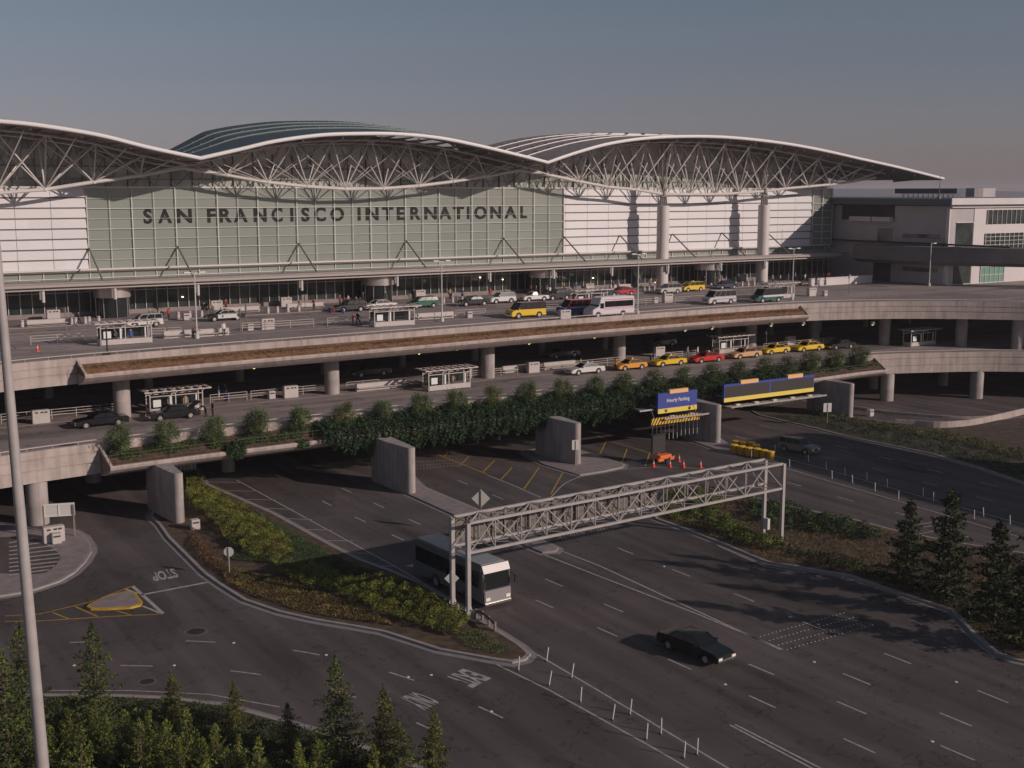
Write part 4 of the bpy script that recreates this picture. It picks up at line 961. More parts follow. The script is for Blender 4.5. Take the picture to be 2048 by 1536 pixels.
# ================= bins, boxes, bollards, benches
def bin_proto():
    t=thing('recycling_bin','x','bin');b=MB();b.box(-.9,.9,-.35,.35,0,1.45);b.build('cabinet','box_white',t,bevel=.04)
    b=MB()
    for x in (-.45,.1,.5): b.box(x-.16,x+.16,-.36,-.349,1.12,1.28)
    b.build('slots','slot',t);return t
binp=bin_proto();used=[0]
def place(pr,key,loc,rz,label,group=None,scale=None):
    if not used_d.get(key):
        used_d[key]=1;o=pr;o.location=loc;o.rotation_euler.z=rz;o['label']=label
        if group:o['group']=group
        if scale:o.scale=scale
        return o
    return dup(pr,loc,rz,label,group,scale)
used_d={}
for x,y,z,l in [(108,1083,.17,'white recycling cabinet at the left pavement corner beside the notice board'),(82,846,6.35,'white recycling cabinet on the lower roadway left of the two limousines'),(581,795,6.35,'white recycling cabinet between the first two round columns of the lower roadway'),(948,754,6.35,'white recycling cabinet just right of the middle lower shelter'),(1066,745,6.35,'white recycling cabinet right of the third column behind a low rail'),(1318,712,6.35,'white recycling cabinet behind the yellow taxi on the lower roadway'),(1580,690,6.35,'white recycling cabinet behind the yellow taxi between two right columns'),(535,659,13.02,'white recycling cabinet on the upper median right of the police car'),(1129,640,13.02,'white recycling cabinet on the upper median left of the yellow van'),(1335,605,13.02,'white recycling cabinet on the upper median right of the shuttle bus'),(1623,592,13.02,'white recycling cabinet on the upper median at the far right'),(107,640,13.1,'white recycling cabinet by the storefront at the far left'),(433,620,13.1,'white recycling cabinet behind the police car'),(572,613,13.1,'white recycling cabinet by the storefront between two bollard rows'),(1178,583,13.1,'white recycling cabinet by the storefront above the red minivan'),(1486,563,13.1,'white recycling cabinet by the storefront between the two big columns'),(840,597,13.1,'white recycling cabinet by the storefront behind the green minivan')]:
    place(binp,'bin',G(x,y,z),0,l,'recycling cabinets')
bx=thing('litter_box','x','bin');MB().box(-.4,.4,-.35,.35,0,.95).build('box','box_white',bx,bevel=.04);MB().box(-.3,.3,-.36,-.349,.6,.75).build('slot','slot',bx)
for x,y,z,l in [(113,1086,.17,'small white box in front of the corner recycling cabinet'),(543,797,6.35,'small white box left of the recycling cabinet on the lower roadway'),(500,661,13.02,'small white box on the upper median right of the police car'),(938,636,13.02,'small white box on the upper median left of the yellow van'),(1310,606,13.02,'small white box on the upper median just right of the shuttle bus'),(1649,592,13.02,'rightmost small white box on the upper median'),(1740,832,0,'small pale box beside the column on the ring road'),(368+22,1058,.17,'grey utility box on the planted island by the left pier'),(372,640,13.1,'tall pale box right of the first revolving door'),(249,630,13.1,'small pale box left of the first revolving door')]:
    place(bx,'box',G(x,y,z),0,l,'small boxes')
bo=thing('bollard','x','bollard');MB().lathe((0,0,0),[(.24,0),(.24,1.0),(.2,1.05)],14).build('post','box_white',bo,smooth=True);MB().lathe((0,0,.85),[(.25,0),(.25,.05)],14).build('ring','slot',bo)
BX=[41,140,149,168,176,195,278,355,378,402,535,554,575,597,712,730,887,905,924,940,958,1002,1018,1288,1297,1308,1330,1352,1372,1391,1421,1434,1446,1470,1483,1495,1507,1620]
for i,x in enumerate(BX):
    y=None
    d=ray(x,600);v=169.6;u=d[0]/d[1]*v
    place(bo,'bol',(u,v,13.),0,'short round white bollard along the terminal kerb, '+(ORD[i] if i<30 else 'thirty-'+ORD[i-30])+' from the left','bollards along the terminal kerb')
bw=thing('bench_wall','x','bench');MB().box(-3,3,-.25,.25,0,.95).build('wall','box_white',bw,bevel=.03);MB().box(-3,3,-.75,-.26,.38,.46).build('seat','box_white',bw)
for x,y,z,s,l in [(100,652,13,1.,'low white wall bench at the far left kerb'),(480,626,13,1.,'low white wall bench behind the police car'),(610,618,13,1.,'low white wall bench left of the second revolving door'),(762,778,6.35,1.15,'low white wall bench between column and middle lower shelter'),(1118,736,6.35,.9,'low white wall panel left of the white taxi'),(868,638,13,1.05,'low white wall bench right of the upper middle shelter'),(365,675,13,.8,'low white wall with newspaper racks left of the lamp post'),(425,672,13,.7,'low white newspaper racks right of the lamp post'),(1030,744,6.35,.7,'low bench right of the third column'),(1240,579,13,.8,'low white wall behind the red car')]:
    place(bw,'bw',G(x,y,z),0,l,'low white walls and benches',(s,1,1))
# median railings on the decks
def railing(x0,x1,v,z,label):
    t=thing('median_railing',label,'railing',((x0+x1)/2,v,z));L=x1-x0;b=MB();n=max(2,int(L/2.6))
    for i in range(n+1): b.tube((-L/2+L*i/n,0,0),(-L/2+L*i/n,0,1.1),.04,5)
    b.build('posts','rail',t);b=MB()
    for q in (.5,.8,1.1): b.tube((-L/2,0,q),(L/2,0,q),.032,5)
    b.build('rails','rail',t)
for i,(a,c) in enumerate([(22,35),(45,49.5),(50,60.),(62.5,67),(80,88),(90,98),(98,106),(112,120),(127,131),(134,150)]): railing(a,c,136.2,6.3,'steel railing on the lower median, '+ORD[i]+' section from the left')
for i,(a,c) in enumerate([(28,34),(42,46),(54,64),(66,71),(86,91),(96,104),(118,124),(127,133)]): railing(a,c,149.5,13,'steel railing on the upper median, '+ORD[i]+' section from the left')
b=MB();b.box(18,160,134.,139.5,6.3,6.34);o=b.build('median_pavement','walk');struct(o)
b=MB();b.box(26,150,147.2,151.6,13.0,13.04);o=b.build('median_pavement','walk');struct(o)
b=MB();b.box(-6,196,168.7,V0,13.0,13.12);o=b.build('kerbside_pavement','walk');struct(o)
m=MB()
for a,c in [((40,664),(83,687)),((13,682),(30,694)),((555,635),(624,652)),((600,631),(672,649)),((480,676),(494,681)),((1060,640),(1075,645))]:
    A=G(*a,13.006);C_=G(*c,13.006);strip(m,[A.xy,C_.xy],.16,13.006)
for vv,z,u0,u1 in [(143.4,13.006,100,150),(157.3,13.006,30,60),(125.9,6.306,26,146),(131.9,6.306,30,45)]:
    strip(m,[(u0,vv),(u1,vv)],.12,z)
A=G(120,872,6.306)
o=struct(m.build('deck_marking','paint_white',fix=False))
# ================= lamp posts
def lamp(px,z,h,label,two=True,s=1.):
    p=G(*px,z);t=thing('lamp_post',label,'lamp post',p,group='lamp posts on the upper roadway')
    MB().lathe((0,0,0),[(.28,0),(.28,.5),(.16,.55)],12).build('base','sign_white',t);MB().tube((0,0,.5),(0,0,h),.11*s,8,.07*s).build('pole','sign_white',t,smooth=True)
    for s_ in ((-1,1) if two else (1,)):
        b=MB();b.tube((0,0,h-.1),(s_*.7,0,h),.05,5);b.cbox((s_*.95,0,h+.02),(.8,.45,.16));b.build('lamp_head','poster',t,bevel=.03)
hh=lambda px,top,z=13.: None
def vh(px,ytop,z):
    p=G(*px,z);lo,hi=z,60.
    for _ in range(50):
        m_=(lo+hi)/2
        cxy=(p.x*cF+p.y*sF);zz=m_-CH;cdep=cxy*math.cos(TH)-zz*math.sin(TH);yy=cxy*math.sin(TH)+zz*math.cos(TH)
        if 768-F*yy/cdep>ytop: lo=m_
        else: hi=m_
    return lo-z
for px,yt,l in [((394,677),545,'white twin-head lamp post in front of the police car'),((884,643),522,'white twin-head lamp post right of the upper middle shelter'),((1275,628),508,'white twin-head lamp post at the rear of the shuttle bus'),((1584,600),497,'white twin-head lamp post beside the upper right shelter'),((1858,572),487,'tall lamp post alone in the shade before the concourse')]:
    lamp(px,13,vh(px,yt,13),l,px[0]<1800)
# near mast at the left
q=G(88,1510,5);t=thing('high_mast','tall pale grey light mast rising close by at the left edge','mast',(q.x,q.y,0))
MB().tube((0,0,0),(0,0,45),.31,28,.11).build('pole','galv',t,smooth=True);MB().lathe((0,0,0),[(.6,0),(.6,.1)],20).build('base_plate','galv',t)
MB().lathe((0,0,44.6),[(.3,0),(1.,.3),(1.,.5),(.3,.8)],20).build('lamp_ring','steel_dark',t)
rightv=Vector((sF,-cF,0));t.rotation_mode='AXIS_ANGLE';ax=Vector((cF,sF,0));t.rotation_axis_angle=(math.radians(-1.25),ax.x,ax.y,0)
# thin dark mast post near left planter
p=G(213,716,13.5);t=thing('signal_post','thin dark post with a box at its foot on the upper parapet at left','post',(p.x,at_u(UP,p.x)+.2,13.85));MB().tube((0,0,0),(0,0,3.),.09,6).build('post','black',t);MB().cbox((-.1,0,.15),(.8,.3,.3)).build('foot_box','black',t)
# ================= shelters
def shelter_proto():
    t=thing('bus_shelter','x','shelter')
    b=MB()
    for k in range(8): b.box(-3.5+k*.98,-3.5+k*.98+.42,-1.3,1.6,2.95,3.0)
    b.build('slatted_roof','rail',t)
    b=MB();b.box(-3.6,3.8,-1.34,-1.24,2.82,2.94);b.box(-3.6,3.8,.4,.5,2.82,2.94);b.box(-3.6,3.8,1.5,1.6,2.86,2.94);
    for x in (-2.9,-.1,2.9): b.box(x-.05,x+.05,-1.3,1.55,2.7,2.82)
    b.build('roof_frame','rail',t)
    b=MB()
    for x in (-2.9,-.1,2.9):
        for y in (-.8,.75): b.box(x-.055,x+.055,y-.05,y+.05,0,2.72)
    b.box(-2.9,2.9,-.84,-.78,2.2,2.3);b.box(-2.9,2.9,.72,.78,2.2,2.3);b.build('posts','box_white',t)
    b=MB();b.box(-2.85,2.85,-.9,-.78,.05,.75);b.box(-2.95,-2.84,-.8,.7,.05,.75);b.build('low_panel','box_white',t)
    b=MB();b.box(-2.84,2.84,.72,.75,.8,2.15);b.build('glass','dark_glass',t)
    b=MB();b.box(-2.6,-1.75,-.93,-.86,.95,1.85);b.build('poster','poster',t)
    b=MB();b.box(-.75,-.55,-.9,-.84,.8,2.15);b.box(2.1,2.25,-.9,-.84,.8,2.15);b.build('info_panel','poster',t)
    b=MB();b.box(-1.2,2.6,.1,.5,.42,.47);b.build('bench','rail',t);return t
sp=shelter_proto()
for x,y,z,l in [(250,687,13.04,'bus shelter on the upper median left of the lamp post'),(784,651,13.04,'bus shelter on the upper median with people walking in front'),(1178,612,13.04,'bus shelter on the upper median behind the red and blue van'),(1556,596,13.04,'bus shelter on the upper median at the far right behind the green van'),(350,823,6.34,'bus shelter on the lower median behind the right limousine'),(893,777,6.34,'bus shelter on the lower median between two columns in the middle'),(1460,704,6.34,'bus shelter on the lower median behind the red taxi'),(1838,690,6.34,'bus shelter in deep shade at the right end of the lower roadway')]:
    place(sp,'sh',G(x,y,z),0,l,'bus shelters',(1.03,1,.9))
# ================= vehicles
def arc(cx,r,zc,n=7): return [(cx+r*math.cos(PI*k/n),zc+r*math.sin(PI*k/n)) for k in range(n+1)]
def wheel(t,x,y,r,w):
    o=bpy.data.objects.new('wheel',None);COL.objects.link(o);o.parent=t;o.location=(x,y,r);s=1 if y>0 else -1
    MB().tube((0,-w/2,0),(0,w/2,0),r,18).build('tyre','rubber',o);MB().tube((0,s*(w/2+.001),0),(0,s*(w/2+.012),0),r*.62,12).build('rim','rim',o)
def vehicle(name,label,cat,loc,rz,kind,col,group=None,roofcol=None,taxi=None,lower=None,extra=None,darkroof=False):
    t=thing(name,label,cat,loc,rz,group);pm=paint(col);rm=paint(roofcol) if roofcol else pm
    K=dict(sedan=(5.6,1.95,1.02,1.52,.36),car=(5.0,1.85,1.0,1.5,.35),suv=(4.8,1.9,1.12,1.78,.38),minivan=(5.0,1.95,1.12,1.75,.35),van=(5.9,2.05,1.3,2.25,.4),pickup=(5.0,1.8,1.05,1.62,.37))[kind]
    L,Wd,zb,zt,wr=K;h=L/2
    fx,rx=(.31*L,-.29*L)
    if kind in('sedan','car'): top=[(-h+.06,zb-.06),(-h+.35,zb+.0),(-.28*L,zb+.03),(.18*L,zb),(.42*L,zb-.16),(h-.05,zb-.28)];gb=(-.31*L,.21*L);gt=(-.20*L,.06*L)
    elif kind=='suv': top=[(-h+.03,zb),(.2*L,zb),(.43*L,zb-.1),(h-.04,zb-.25)];gb=(-.49*L,.22*L);gt=(-.45*L,.08*L)
    elif kind=='minivan': top=[(-h+.03,zb),(.28*L,zb-.02),(.45*L,zb-.25),(h-.04,zb-.4)];gb=(-.49*L,.32*L);gt=(-.44*L,.1*L)
    elif kind=='van': top=[(-h+.02,zb),(.32*L,zb),(.45*L,zb-.15),(h-.03,zb-.35)];gb=(-.495*L,.34*L);gt=(-.48*L,.22*L)
    else: top=[(-h+.03,zb-.1),(-.06*L,zb-.1),(-.05*L,zb),(.2*L,zb),(.44*L,zb-.12),(h-.04,zb-.25)];gb=(-.07*L,.21*L);gt=(-.04*L,.09*L)
    gz=.24
    prof=[(-h+.08,gz+.06),(-h,gz+.25),(-h,zb-.25)]+top+[(h,zb-.42 if kind not in('van','minivan') else zb-.55),(h,gz+.2),(h-.1,gz+.04)]
    prof+=arc(fx,wr+.07,wr-.02)[0:] and [(p[0],max(gz,p[1])) for p in arc(fx,wr+.08,wr)]
    prof+=[(p[0],max(gz,p[1])) for p in arc(rx,wr+.08,wr)]
    n=len(prof);b=MB()
    v=[];y=Wd/2
    for s in (-1,1):
        for x,z in prof: v.append((x,s*(y-(.05 if z>zb-.2 else 0)-(.06 if abs(x)>h-.15 else 0)),z))
    b.add(v,[tuple(range(n)),tuple(range(2*n-1,n-1,-1))]+[(i,n+i,n+(i+1)%n,(i+1)%n) for i in range(n)])
    b.build('body',paint(lower) if lower else pm,t,bevel=.045,smooth=True)
    # glasshouse
    z0=zb+.0;z1=zt-.06;yb=y-.09;yt=y-(.22 if kind!='van' else .16);b=MB()
    b.add([(gb[0],-yb,z0),(gb[1],-yb,z0),(gb[1],yb,z0),(gb[0],yb,z0),(gt[0],-yt,z1),(gt[1],-yt,z1),(gt[1],yt,z1),(gt[0],yt,z1)],[(0,3,2,1),(4,5,6,7),(0,1,5,4),(1,2,6,5),(2,3,7,6),(3,0,4,7)])
    b.build('windows','car_glass',t)
    b=MB();b.add([(gt[0]-.03,-yt-.02,z1),(gt[1]+.03,-yt-.02,z1),(gt[1]+.03,yt+.02,z1),(gt[0]-.03,yt+.02,z1),(gt[0]+.05,-yt+.08,zt),(gt[1]-.08,-yt+.08,zt),(gt[1]-.08,yt-.08,zt),(gt[0]+.05,yt-.08,zt)],[(0,3,2,1),(4,5,6,7),(0,1,5,4),(1,2,6,5),(2,3,7,6),(3,0,4,7)])
    r=b.build('roof',rm,t,smooth=True);b=MB()
    fr=[0,.5,1] if kind!='van' else [0,.25,.5,.75,1]
    if kind in('suv','minivan'): fr=[0,.33,.66,1]
    for s in (-1,1):
        for q in fr: 
            a=(gb[0]+(gb[1]-gb[0])*q,s*(yb+.012),z0);c=(gt[0]+(gt[1]-gt[0])*q,s*(yt+.012),z1+.02);b.tube(a,c,.045 if q in(0,1) else .03,4)
        b.tube((gb[0],s*(yb+.01),z0+.02),(gb[1],s*(yb+.01),z0+.02),.035,4)
    b.build('pillars',rm,r)
    for x in (fx,rx):
        for s in (-1,1): wheel(t,x,s*(y-.12),wr,.22)
    hz=zb-.42 if kind not in('van','minivan') else zb-.58
    for s in (-1,1):
        b=MB();b.cbox((h-.01,s*(y-.32),hz),(.07,.36,.17));b.build('headlight','headlight',t)
        b=MB();b.cbox((-h+.0,s*(y-.28),zb-.3),(.06,.34,.2));b.build('taillight','taillight',t)
        b=MB();b.cbox((gb[1]-.25,s*(y+.07),zb+.08),(.16,.2,.14));b.build('wing_mirror',pm,t)
    b=MB();b.cbox((h+.02,0,gz+.22),(.12,Wd-.12,.16));b.cbox((-h-.02,0,gz+.24),(.12,Wd-.12,.16));b.build('bumper','chrome' if kind=='van' or (sum(col)<.2) else pm,t,bevel=.03)
    b=MB();b.cbox((h+.005,0,hz),(.04,Wd-1.05,.14));b.build('grille','black',t)
    if taxi:
        b=MB();b.cbox((-.05*L,0,zt+.09),(.25,.6,.18));b.build('taxi_sign','sign_white',t)
    if extra: extra(t,L,Wd,zb,zt)
    return t
def V(px,z,*a,**k):
    pass
def spot(x0,y0,x1,y1,z):
    a=G(x0,y0,z);c=G(x1,y1,z);return ((a.x+c.x)/2,(a.y+c.y)/2+.9,z)
Wt=(.62,.60,.58);Bk=(.012,.012,.014);Yl=(.72,.47,.03);Or=(.70,.30,.05);Rd=(.55,.03,.025);Pe=(.62,.36,.20)
LEFT=PI
Z6=6.3
def police(t,L,Wd,zb,zt):
    b=MB()
    for s in (-1,1): b.box(-.28*L,.22*L,s*Wd/2-.0 if s>0 else -Wd/2-.012,s*Wd/2+.012 if s>0 else -Wd/2,.42,zb-.05)
    b.build('door_panel',paint(Wt),t);b=MB();b.box(-.35,-.1,-.55,.55,zt,zt+.12);b.build('light_bar','taillight',t)
    b=MB();
    for s in (-1,1): b.tube((.1*L,s*(Wd/2+.013),.72),(.1*L,s*(Wd/2+.02),.72),.16,14)
    b.build('door_crest','sign_blue',t)
def vstripe(c,z,h):
    def f(t,L,Wd,zb,zt):
        b=MB();b.box(-.48*L,.3*L,-Wd/2-.012,-Wd/2,z,z+h);b.box(-.48*L,.3*L,Wd/2,Wd/2+.012,z,z+h);b.build('side_stripe',paint(c),t)
    return f
def rack(t,L,Wd,zb,zt):
    b=MB()
    for x in (-1.2,-.3,.6): b.cbox((x,0,zt+.05),(.06,1.3,.05))
    b.build('roof_rack','steel_dark',t)
vehicle('limousine','black limousine sedan left of the other one, at the left of the lower roadway','limousine',spot(172,858,240,851,Z6),LEFT,'sedan',Bk,'black limousines')
vehicle('limousine','black limousine sedan with two men standing at its open boot','limousine',spot(322,843,382,837,Z6),LEFT,'sedan',Bk,'black limousines',extra=lambda t,L,Wd,zb,zt:MB().add([(-L/2+.3,-.75,zb),(-L/2+.3,.75,zb),(-L/2+.95,.75,zb+.05),(-L/2+.95,-.75,zb+.05),(-L/2-.1,-.75,zb+.75),(-L/2-.1,.75,zb+.75)],[(2,3,4,5),(5,4,3,2)]).build('open_boot_lid',paint(Bk),t,fix=False))
vehicle('taxi','white taxi sedan at the head of the taxi line','taxi',spot(1156,751,1199,747,Z6),LEFT,'sedan',Wt,'taxis in the lower rank',taxi=1)
vehicle('taxi','orange taxi sedan behind the white one','taxi',spot(1250,742,1285,739,Z6),LEFT,'car',Or,'taxis in the lower rank',taxi=1)
vehicle('taxi','yellow taxi sedan between the orange and the red taxi','taxi',spot(1326,734,1362,731,Z6),LEFT,'sedan',Yl,'taxis in the lower rank',taxi=1)
vehicle('taxi','bright red taxi sedan in the lower rank','taxi',spot(1403,727,1438,724,Z6),LEFT,'sedan',Rd,'taxis in the lower rank',taxi=1)
vehicle('taxi','peach coloured taxi sedan right of the red taxi','taxi',spot(1480,718,1514,716,Z6),LEFT,'sedan',Pe,'taxis in the lower rank',taxi=1)
vehicle('taxi','yellow taxi second from the right end of the rank','taxi',spot(1543,710,1572,707,Z6),LEFT,'car',Yl,'taxis in the lower rank',taxi=1)
vehicle('taxi','yellow taxi at the right end of the rank before the black sedan','taxi',spot(1606,704,1640,702,Z6),LEFT,'sedan',Yl,'taxis in the lower rank',taxi=1)
vehicle('parked_car','black sedan last in the line on the lower roadway','car',spot(1668,700,1706,697,Z6),LEFT,'sedan',Bk)
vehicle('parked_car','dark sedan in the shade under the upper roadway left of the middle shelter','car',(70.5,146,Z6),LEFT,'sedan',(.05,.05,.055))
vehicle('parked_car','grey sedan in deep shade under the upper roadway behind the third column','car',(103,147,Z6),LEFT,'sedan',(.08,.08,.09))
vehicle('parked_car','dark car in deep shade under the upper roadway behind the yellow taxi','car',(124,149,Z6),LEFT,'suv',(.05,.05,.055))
Z3=13.
def KV(x,y,*a,**k):
    p=G(x,y,Z3);return vehicle(a[0],a[1],a[2],(p.x,p.y+.9,Z3),LEFT,*a[3:],**k)
KV(292,655,'sport_utility_car','white sport utility car behind the upper left shelter','car','suv',Wt)
KV(453,642,'police_car','black and white police sedan parked behind the lamp post','police car','sedan',Bk,roofcol=Wt,extra=police)
KV(705,624,'parked_car','black sport utility car loading luggage left of the upper middle shelter','car','suv',(.02,.02,.022),extra=rack)
KV(763,620,'parked_car','white sedan hidden behind the roof of the upper middle shelter','car','sedan',Wt)
KV(851,616,'minivan','dark green minivan parked right of the upper middle shelter','minivan','minivan',(.02,.10,.07))
KV(951,612,'parked_car','black sedan left of the white sport utility car','car','sedan',Bk)
KV(1008,607,'sport_utility_car','white sport utility car behind the black sedan','car','suv',Wt)
KV(1074,603,'pickup_truck','white pickup truck right of the white sport utility car','pickup truck','pickup',Wt)
KV(1120,600,'parked_car','black sport utility car in front of the third revolving door','car','suv',Bk)
KV(1215,594,'parked_car','dark blue sedan left of the red car','car','car',(.03,.035,.06))
KV(1250,591,'parked_car','dark red coupe at the kerb beside the third lamp post','car','car',(.45,.02,.03))
KV(1343,588,'sport_utility_car','silver sport utility car left of the yellow one','car','suv',(.45,.43,.42))
KV(1389,583,'taxi','yellow minivan taxi at the kerb between the two big columns','taxi','minivan',Yl,taxi=1)
KV(1457,578,'parked_car','dark blue sedan by the fourth revolving door','car','car',(.03,.04,.08))
KV(1058,636,'shuttle_van','yellow shuttle van with a dark purple roof on the outer lane','van','van',Yl,roofcol=(.09,.04,.07),lower=Yl)
KV(1158,630,'shuttle_van','red and blue shuttle van in front of the shuttle bus','van','van',(.50,.05,.09),lower=(.06,.10,.28),roofcol=(.5,.05,.09),extra=vstripe((.6,.58,.6),1.1,.14))
KV(1445,609,'shuttle_van','silver white shuttle van on the outer lane','van','van',(.52,.50,.52),extra=vstripe((.2,.15,.4),.85,.08))
KV(1541,605,'shuttle_van','dark green and white shuttle van before the upper right shelter','van','van',(.03,.10,.08),roofcol=(.03,.08,.07),extra=vstripe((.6,.62,.6),.95,.3))
def boxbus(name,label,loc,rz,L,Wd,H,col,glass,front,group=None,coach=True):
    t=thing(name,label,'bus',loc,rz,group);h=L/2;y=Wd/2
    pr=[(-h,.35),(-h,H-.25),(-h+.25,H),(h-.5,H),(h-.12,H-.35),(h,1.35),(h,.4)] if coach else [(-h,.4),(-h,H-.2),(-h+.15,H),(h-1.9,H),(h-1.5,H-.1),(h-1.1,1.6),(h-.15,1.25),(h,1.05),(h,.45)]
    wr=.5 if coach else .4;xs=[h-2.1 if coach else h-1.0,-h+(3.4 if coach else 2.1)]
    for cx in xs: pr+=[(p[0],max(.35,p[1])) for p in arc(cx,wr+.08,wr)]
    n=len(pr);b=MB();v=[]
    for s in (-1,1):
        for x,z in pr: v.append((x,s*(y-(.12 if z>H-.1 else 0)),z))
    b.add(v,[tuple(range(n)),tuple(range(2*n-1,n-1,-1))]+[(i,n+i,n+(i+1)%n,(i+1)%n) for i in range(n)]);b.build('body',paint(col,.35),t,bevel=.06,smooth=True)
    g0,g1=(1.55,2.75) if coach else (1.5,2.35)
    x0,x1=(-h+.5,h-.7) if coach else (-h+.3,h-2.2)
    for s in (-1,1):
        b=MB();b.box(x0,x1,min(s*y,s*(y+.015)),max(s*y,s*(y+.015)),g0,g1);o=b.build('side_windows','car_glass',t)
        b=MB();k=int((x1-x0)/1.4)
        for i in range(k+1): x=x0+(x1-x0)*i/k;b.box(x-.03,x+.03,min(s*(y+.016),s*(y+.03)),max(s*(y+.016),s*(y+.03)),g0,g1)
        b.build('window_bars','black',o)
    if coach:
        b=MB();b.add([(h+.012,-y+.12,1.5),(h+.012,y-.12,1.5),(h-.10,y-.15,2.72),(h-.10,-y+.15,2.72)],[(0,1,2,3)]);b.build('windshield','car_glass',t,fix=False)
        b=MB();b.add([(h-.02,-y+.06,2.78),(h-.02,y-.06,2.78),(h-.28,y-.06,H+.03),(h-.28,-y+.06,H+.03),(h-.5,-y+.06,H+.03),(h-.5,y-.06,H+.03),(h-.5,y-.06,2.78),(h-.5,-y+.06,2.78)],[(0,1,2,3),(3,2,5,4),(4,5,6,7),(0,7,6,1),(0,3,4,7),(1,6,5,2)]);b.build('destination_box',front,t)
        b=MB();b.box(-h+.3,h-.55,-y+.2,y-.2,H+.001,H+.05);b.build('roof_panel',paint((.30,.32,.35)),t);b=MB();b.box(h-.01,h+.10,-y+.05,y-.05,.45,1.42);b.build('front_panel',front,t,bevel=.05)
        b=MB();
        for s in (-1,1): b.cbox((h+.12,s*(y-.35),.8),(.05,.4,.22))
        b.build('headlights','headlight',t);b=MB();b.cbox((h+.12,0,.42),(.14,Wd-.1,.22));b.build('bumper','chrome',t,bevel=.04)
        for s in (-1,1): b=MB();b.tube((h-.1,s*y,2.5),(h+.35,s*(y+.15),2.3),.03,5);b.cbox((h+.38,s*(y+.17),2.05),(.1,.2,.5));b.build('wing_mirror','black',t)
    else:
        b=MB();b.add([(h-1.12,-y+.15,1.66),(h-1.12,y-.15,1.66),(h-1.5,y-.15,2.45),(h-1.5,-y+.15,2.45)],[(0,1,2,3)]);o=b.build('windshield','car_glass',t,fix=False);o.location=(.03,0,.01)
        b=MB()
        for s in (-1,1): b.box(h-2.0,h-1.35,min(s*y,s*(y+.015)),max(s*y,s*(y+.015)),1.35,2.1)
        b.build('cab_window','car_glass',t)
        b=MB();
        for z,hh_ in ((H-.42,.07),(1.32,.06),(1.15,.03)):
            b.box(-h+.05,h-2.0,-y-.014,-y,z,z+hh_);b.box(-h+.05,h-2.0,y,y+.014,z,z+hh_)
        b.build('pink_stripe',paint((.6,.1,.22)),t)
        b=MB();b.cbox((-h-.5,0,.85),(.9,1.9,.05));
        for k in range(5): b.tube((-h-.9,-.8+k*.4,.85),(-h-.9,-.8+k*.4,1.35),.02,4)
        b.tube((-h-.9,-.8,1.35),(-h-.9,.8,1.35),.02,4);b.build('rear_rack','sign_white',t)
        b=MB()
        for s in (-1,1): b.cbox((h+.0,s*(y-.3),.9),(.06,.35,.2))
        b.build('headlights','headlight',t);b=MB();b.cbox((h+.02,0,.5),(.14,Wd-.1,.2));b.build('bumper','chrome',t)
    for x in xs:
        for s in (-1,1): wheel(t,x,s*(y-.16),wr,.3)
    return t
p=G(1228,634,Z3);boxbus('shuttle_bus','white shuttle bus with pink stripes passing the third lamp post',(p.x,p.y+1.2,Z3),LEFT,7.6,2.3,2.95,(.66,.60,.64),'car_glass','chrome',coach=False)
# moving traffic below
rdz=math.atan2(-.998,.0677)
a=G(966,1218,0);c=G(1023,1210,0);fr=(a+c)/2
dirv=Vector((math.cos(rdz),math.sin(rdz),0));L=10.0
boxbus('coach','silver fronted grey coach driving out from under the gantry',(fr.x-dirv.x*(L/2),fr.y-dirv.y*(L/2),0),rdz,L,2.55,3.3,(.12,.125,.13),'car_glass','silver')
q=G(1400,1312,0);vehicle('moving_car','dark green black sedan driving toward the lower right','car',(q.x,q.y+.5,0),rdz+.05,'sedan',(.012,.018,.016))
q=G(1603,906,0);vehicle('moving_car','silver grey sport utility car driving down the shaded right road','car',(q.x,q.y+.5,0),rdz+.12,'suv',(.17,.17,.15))
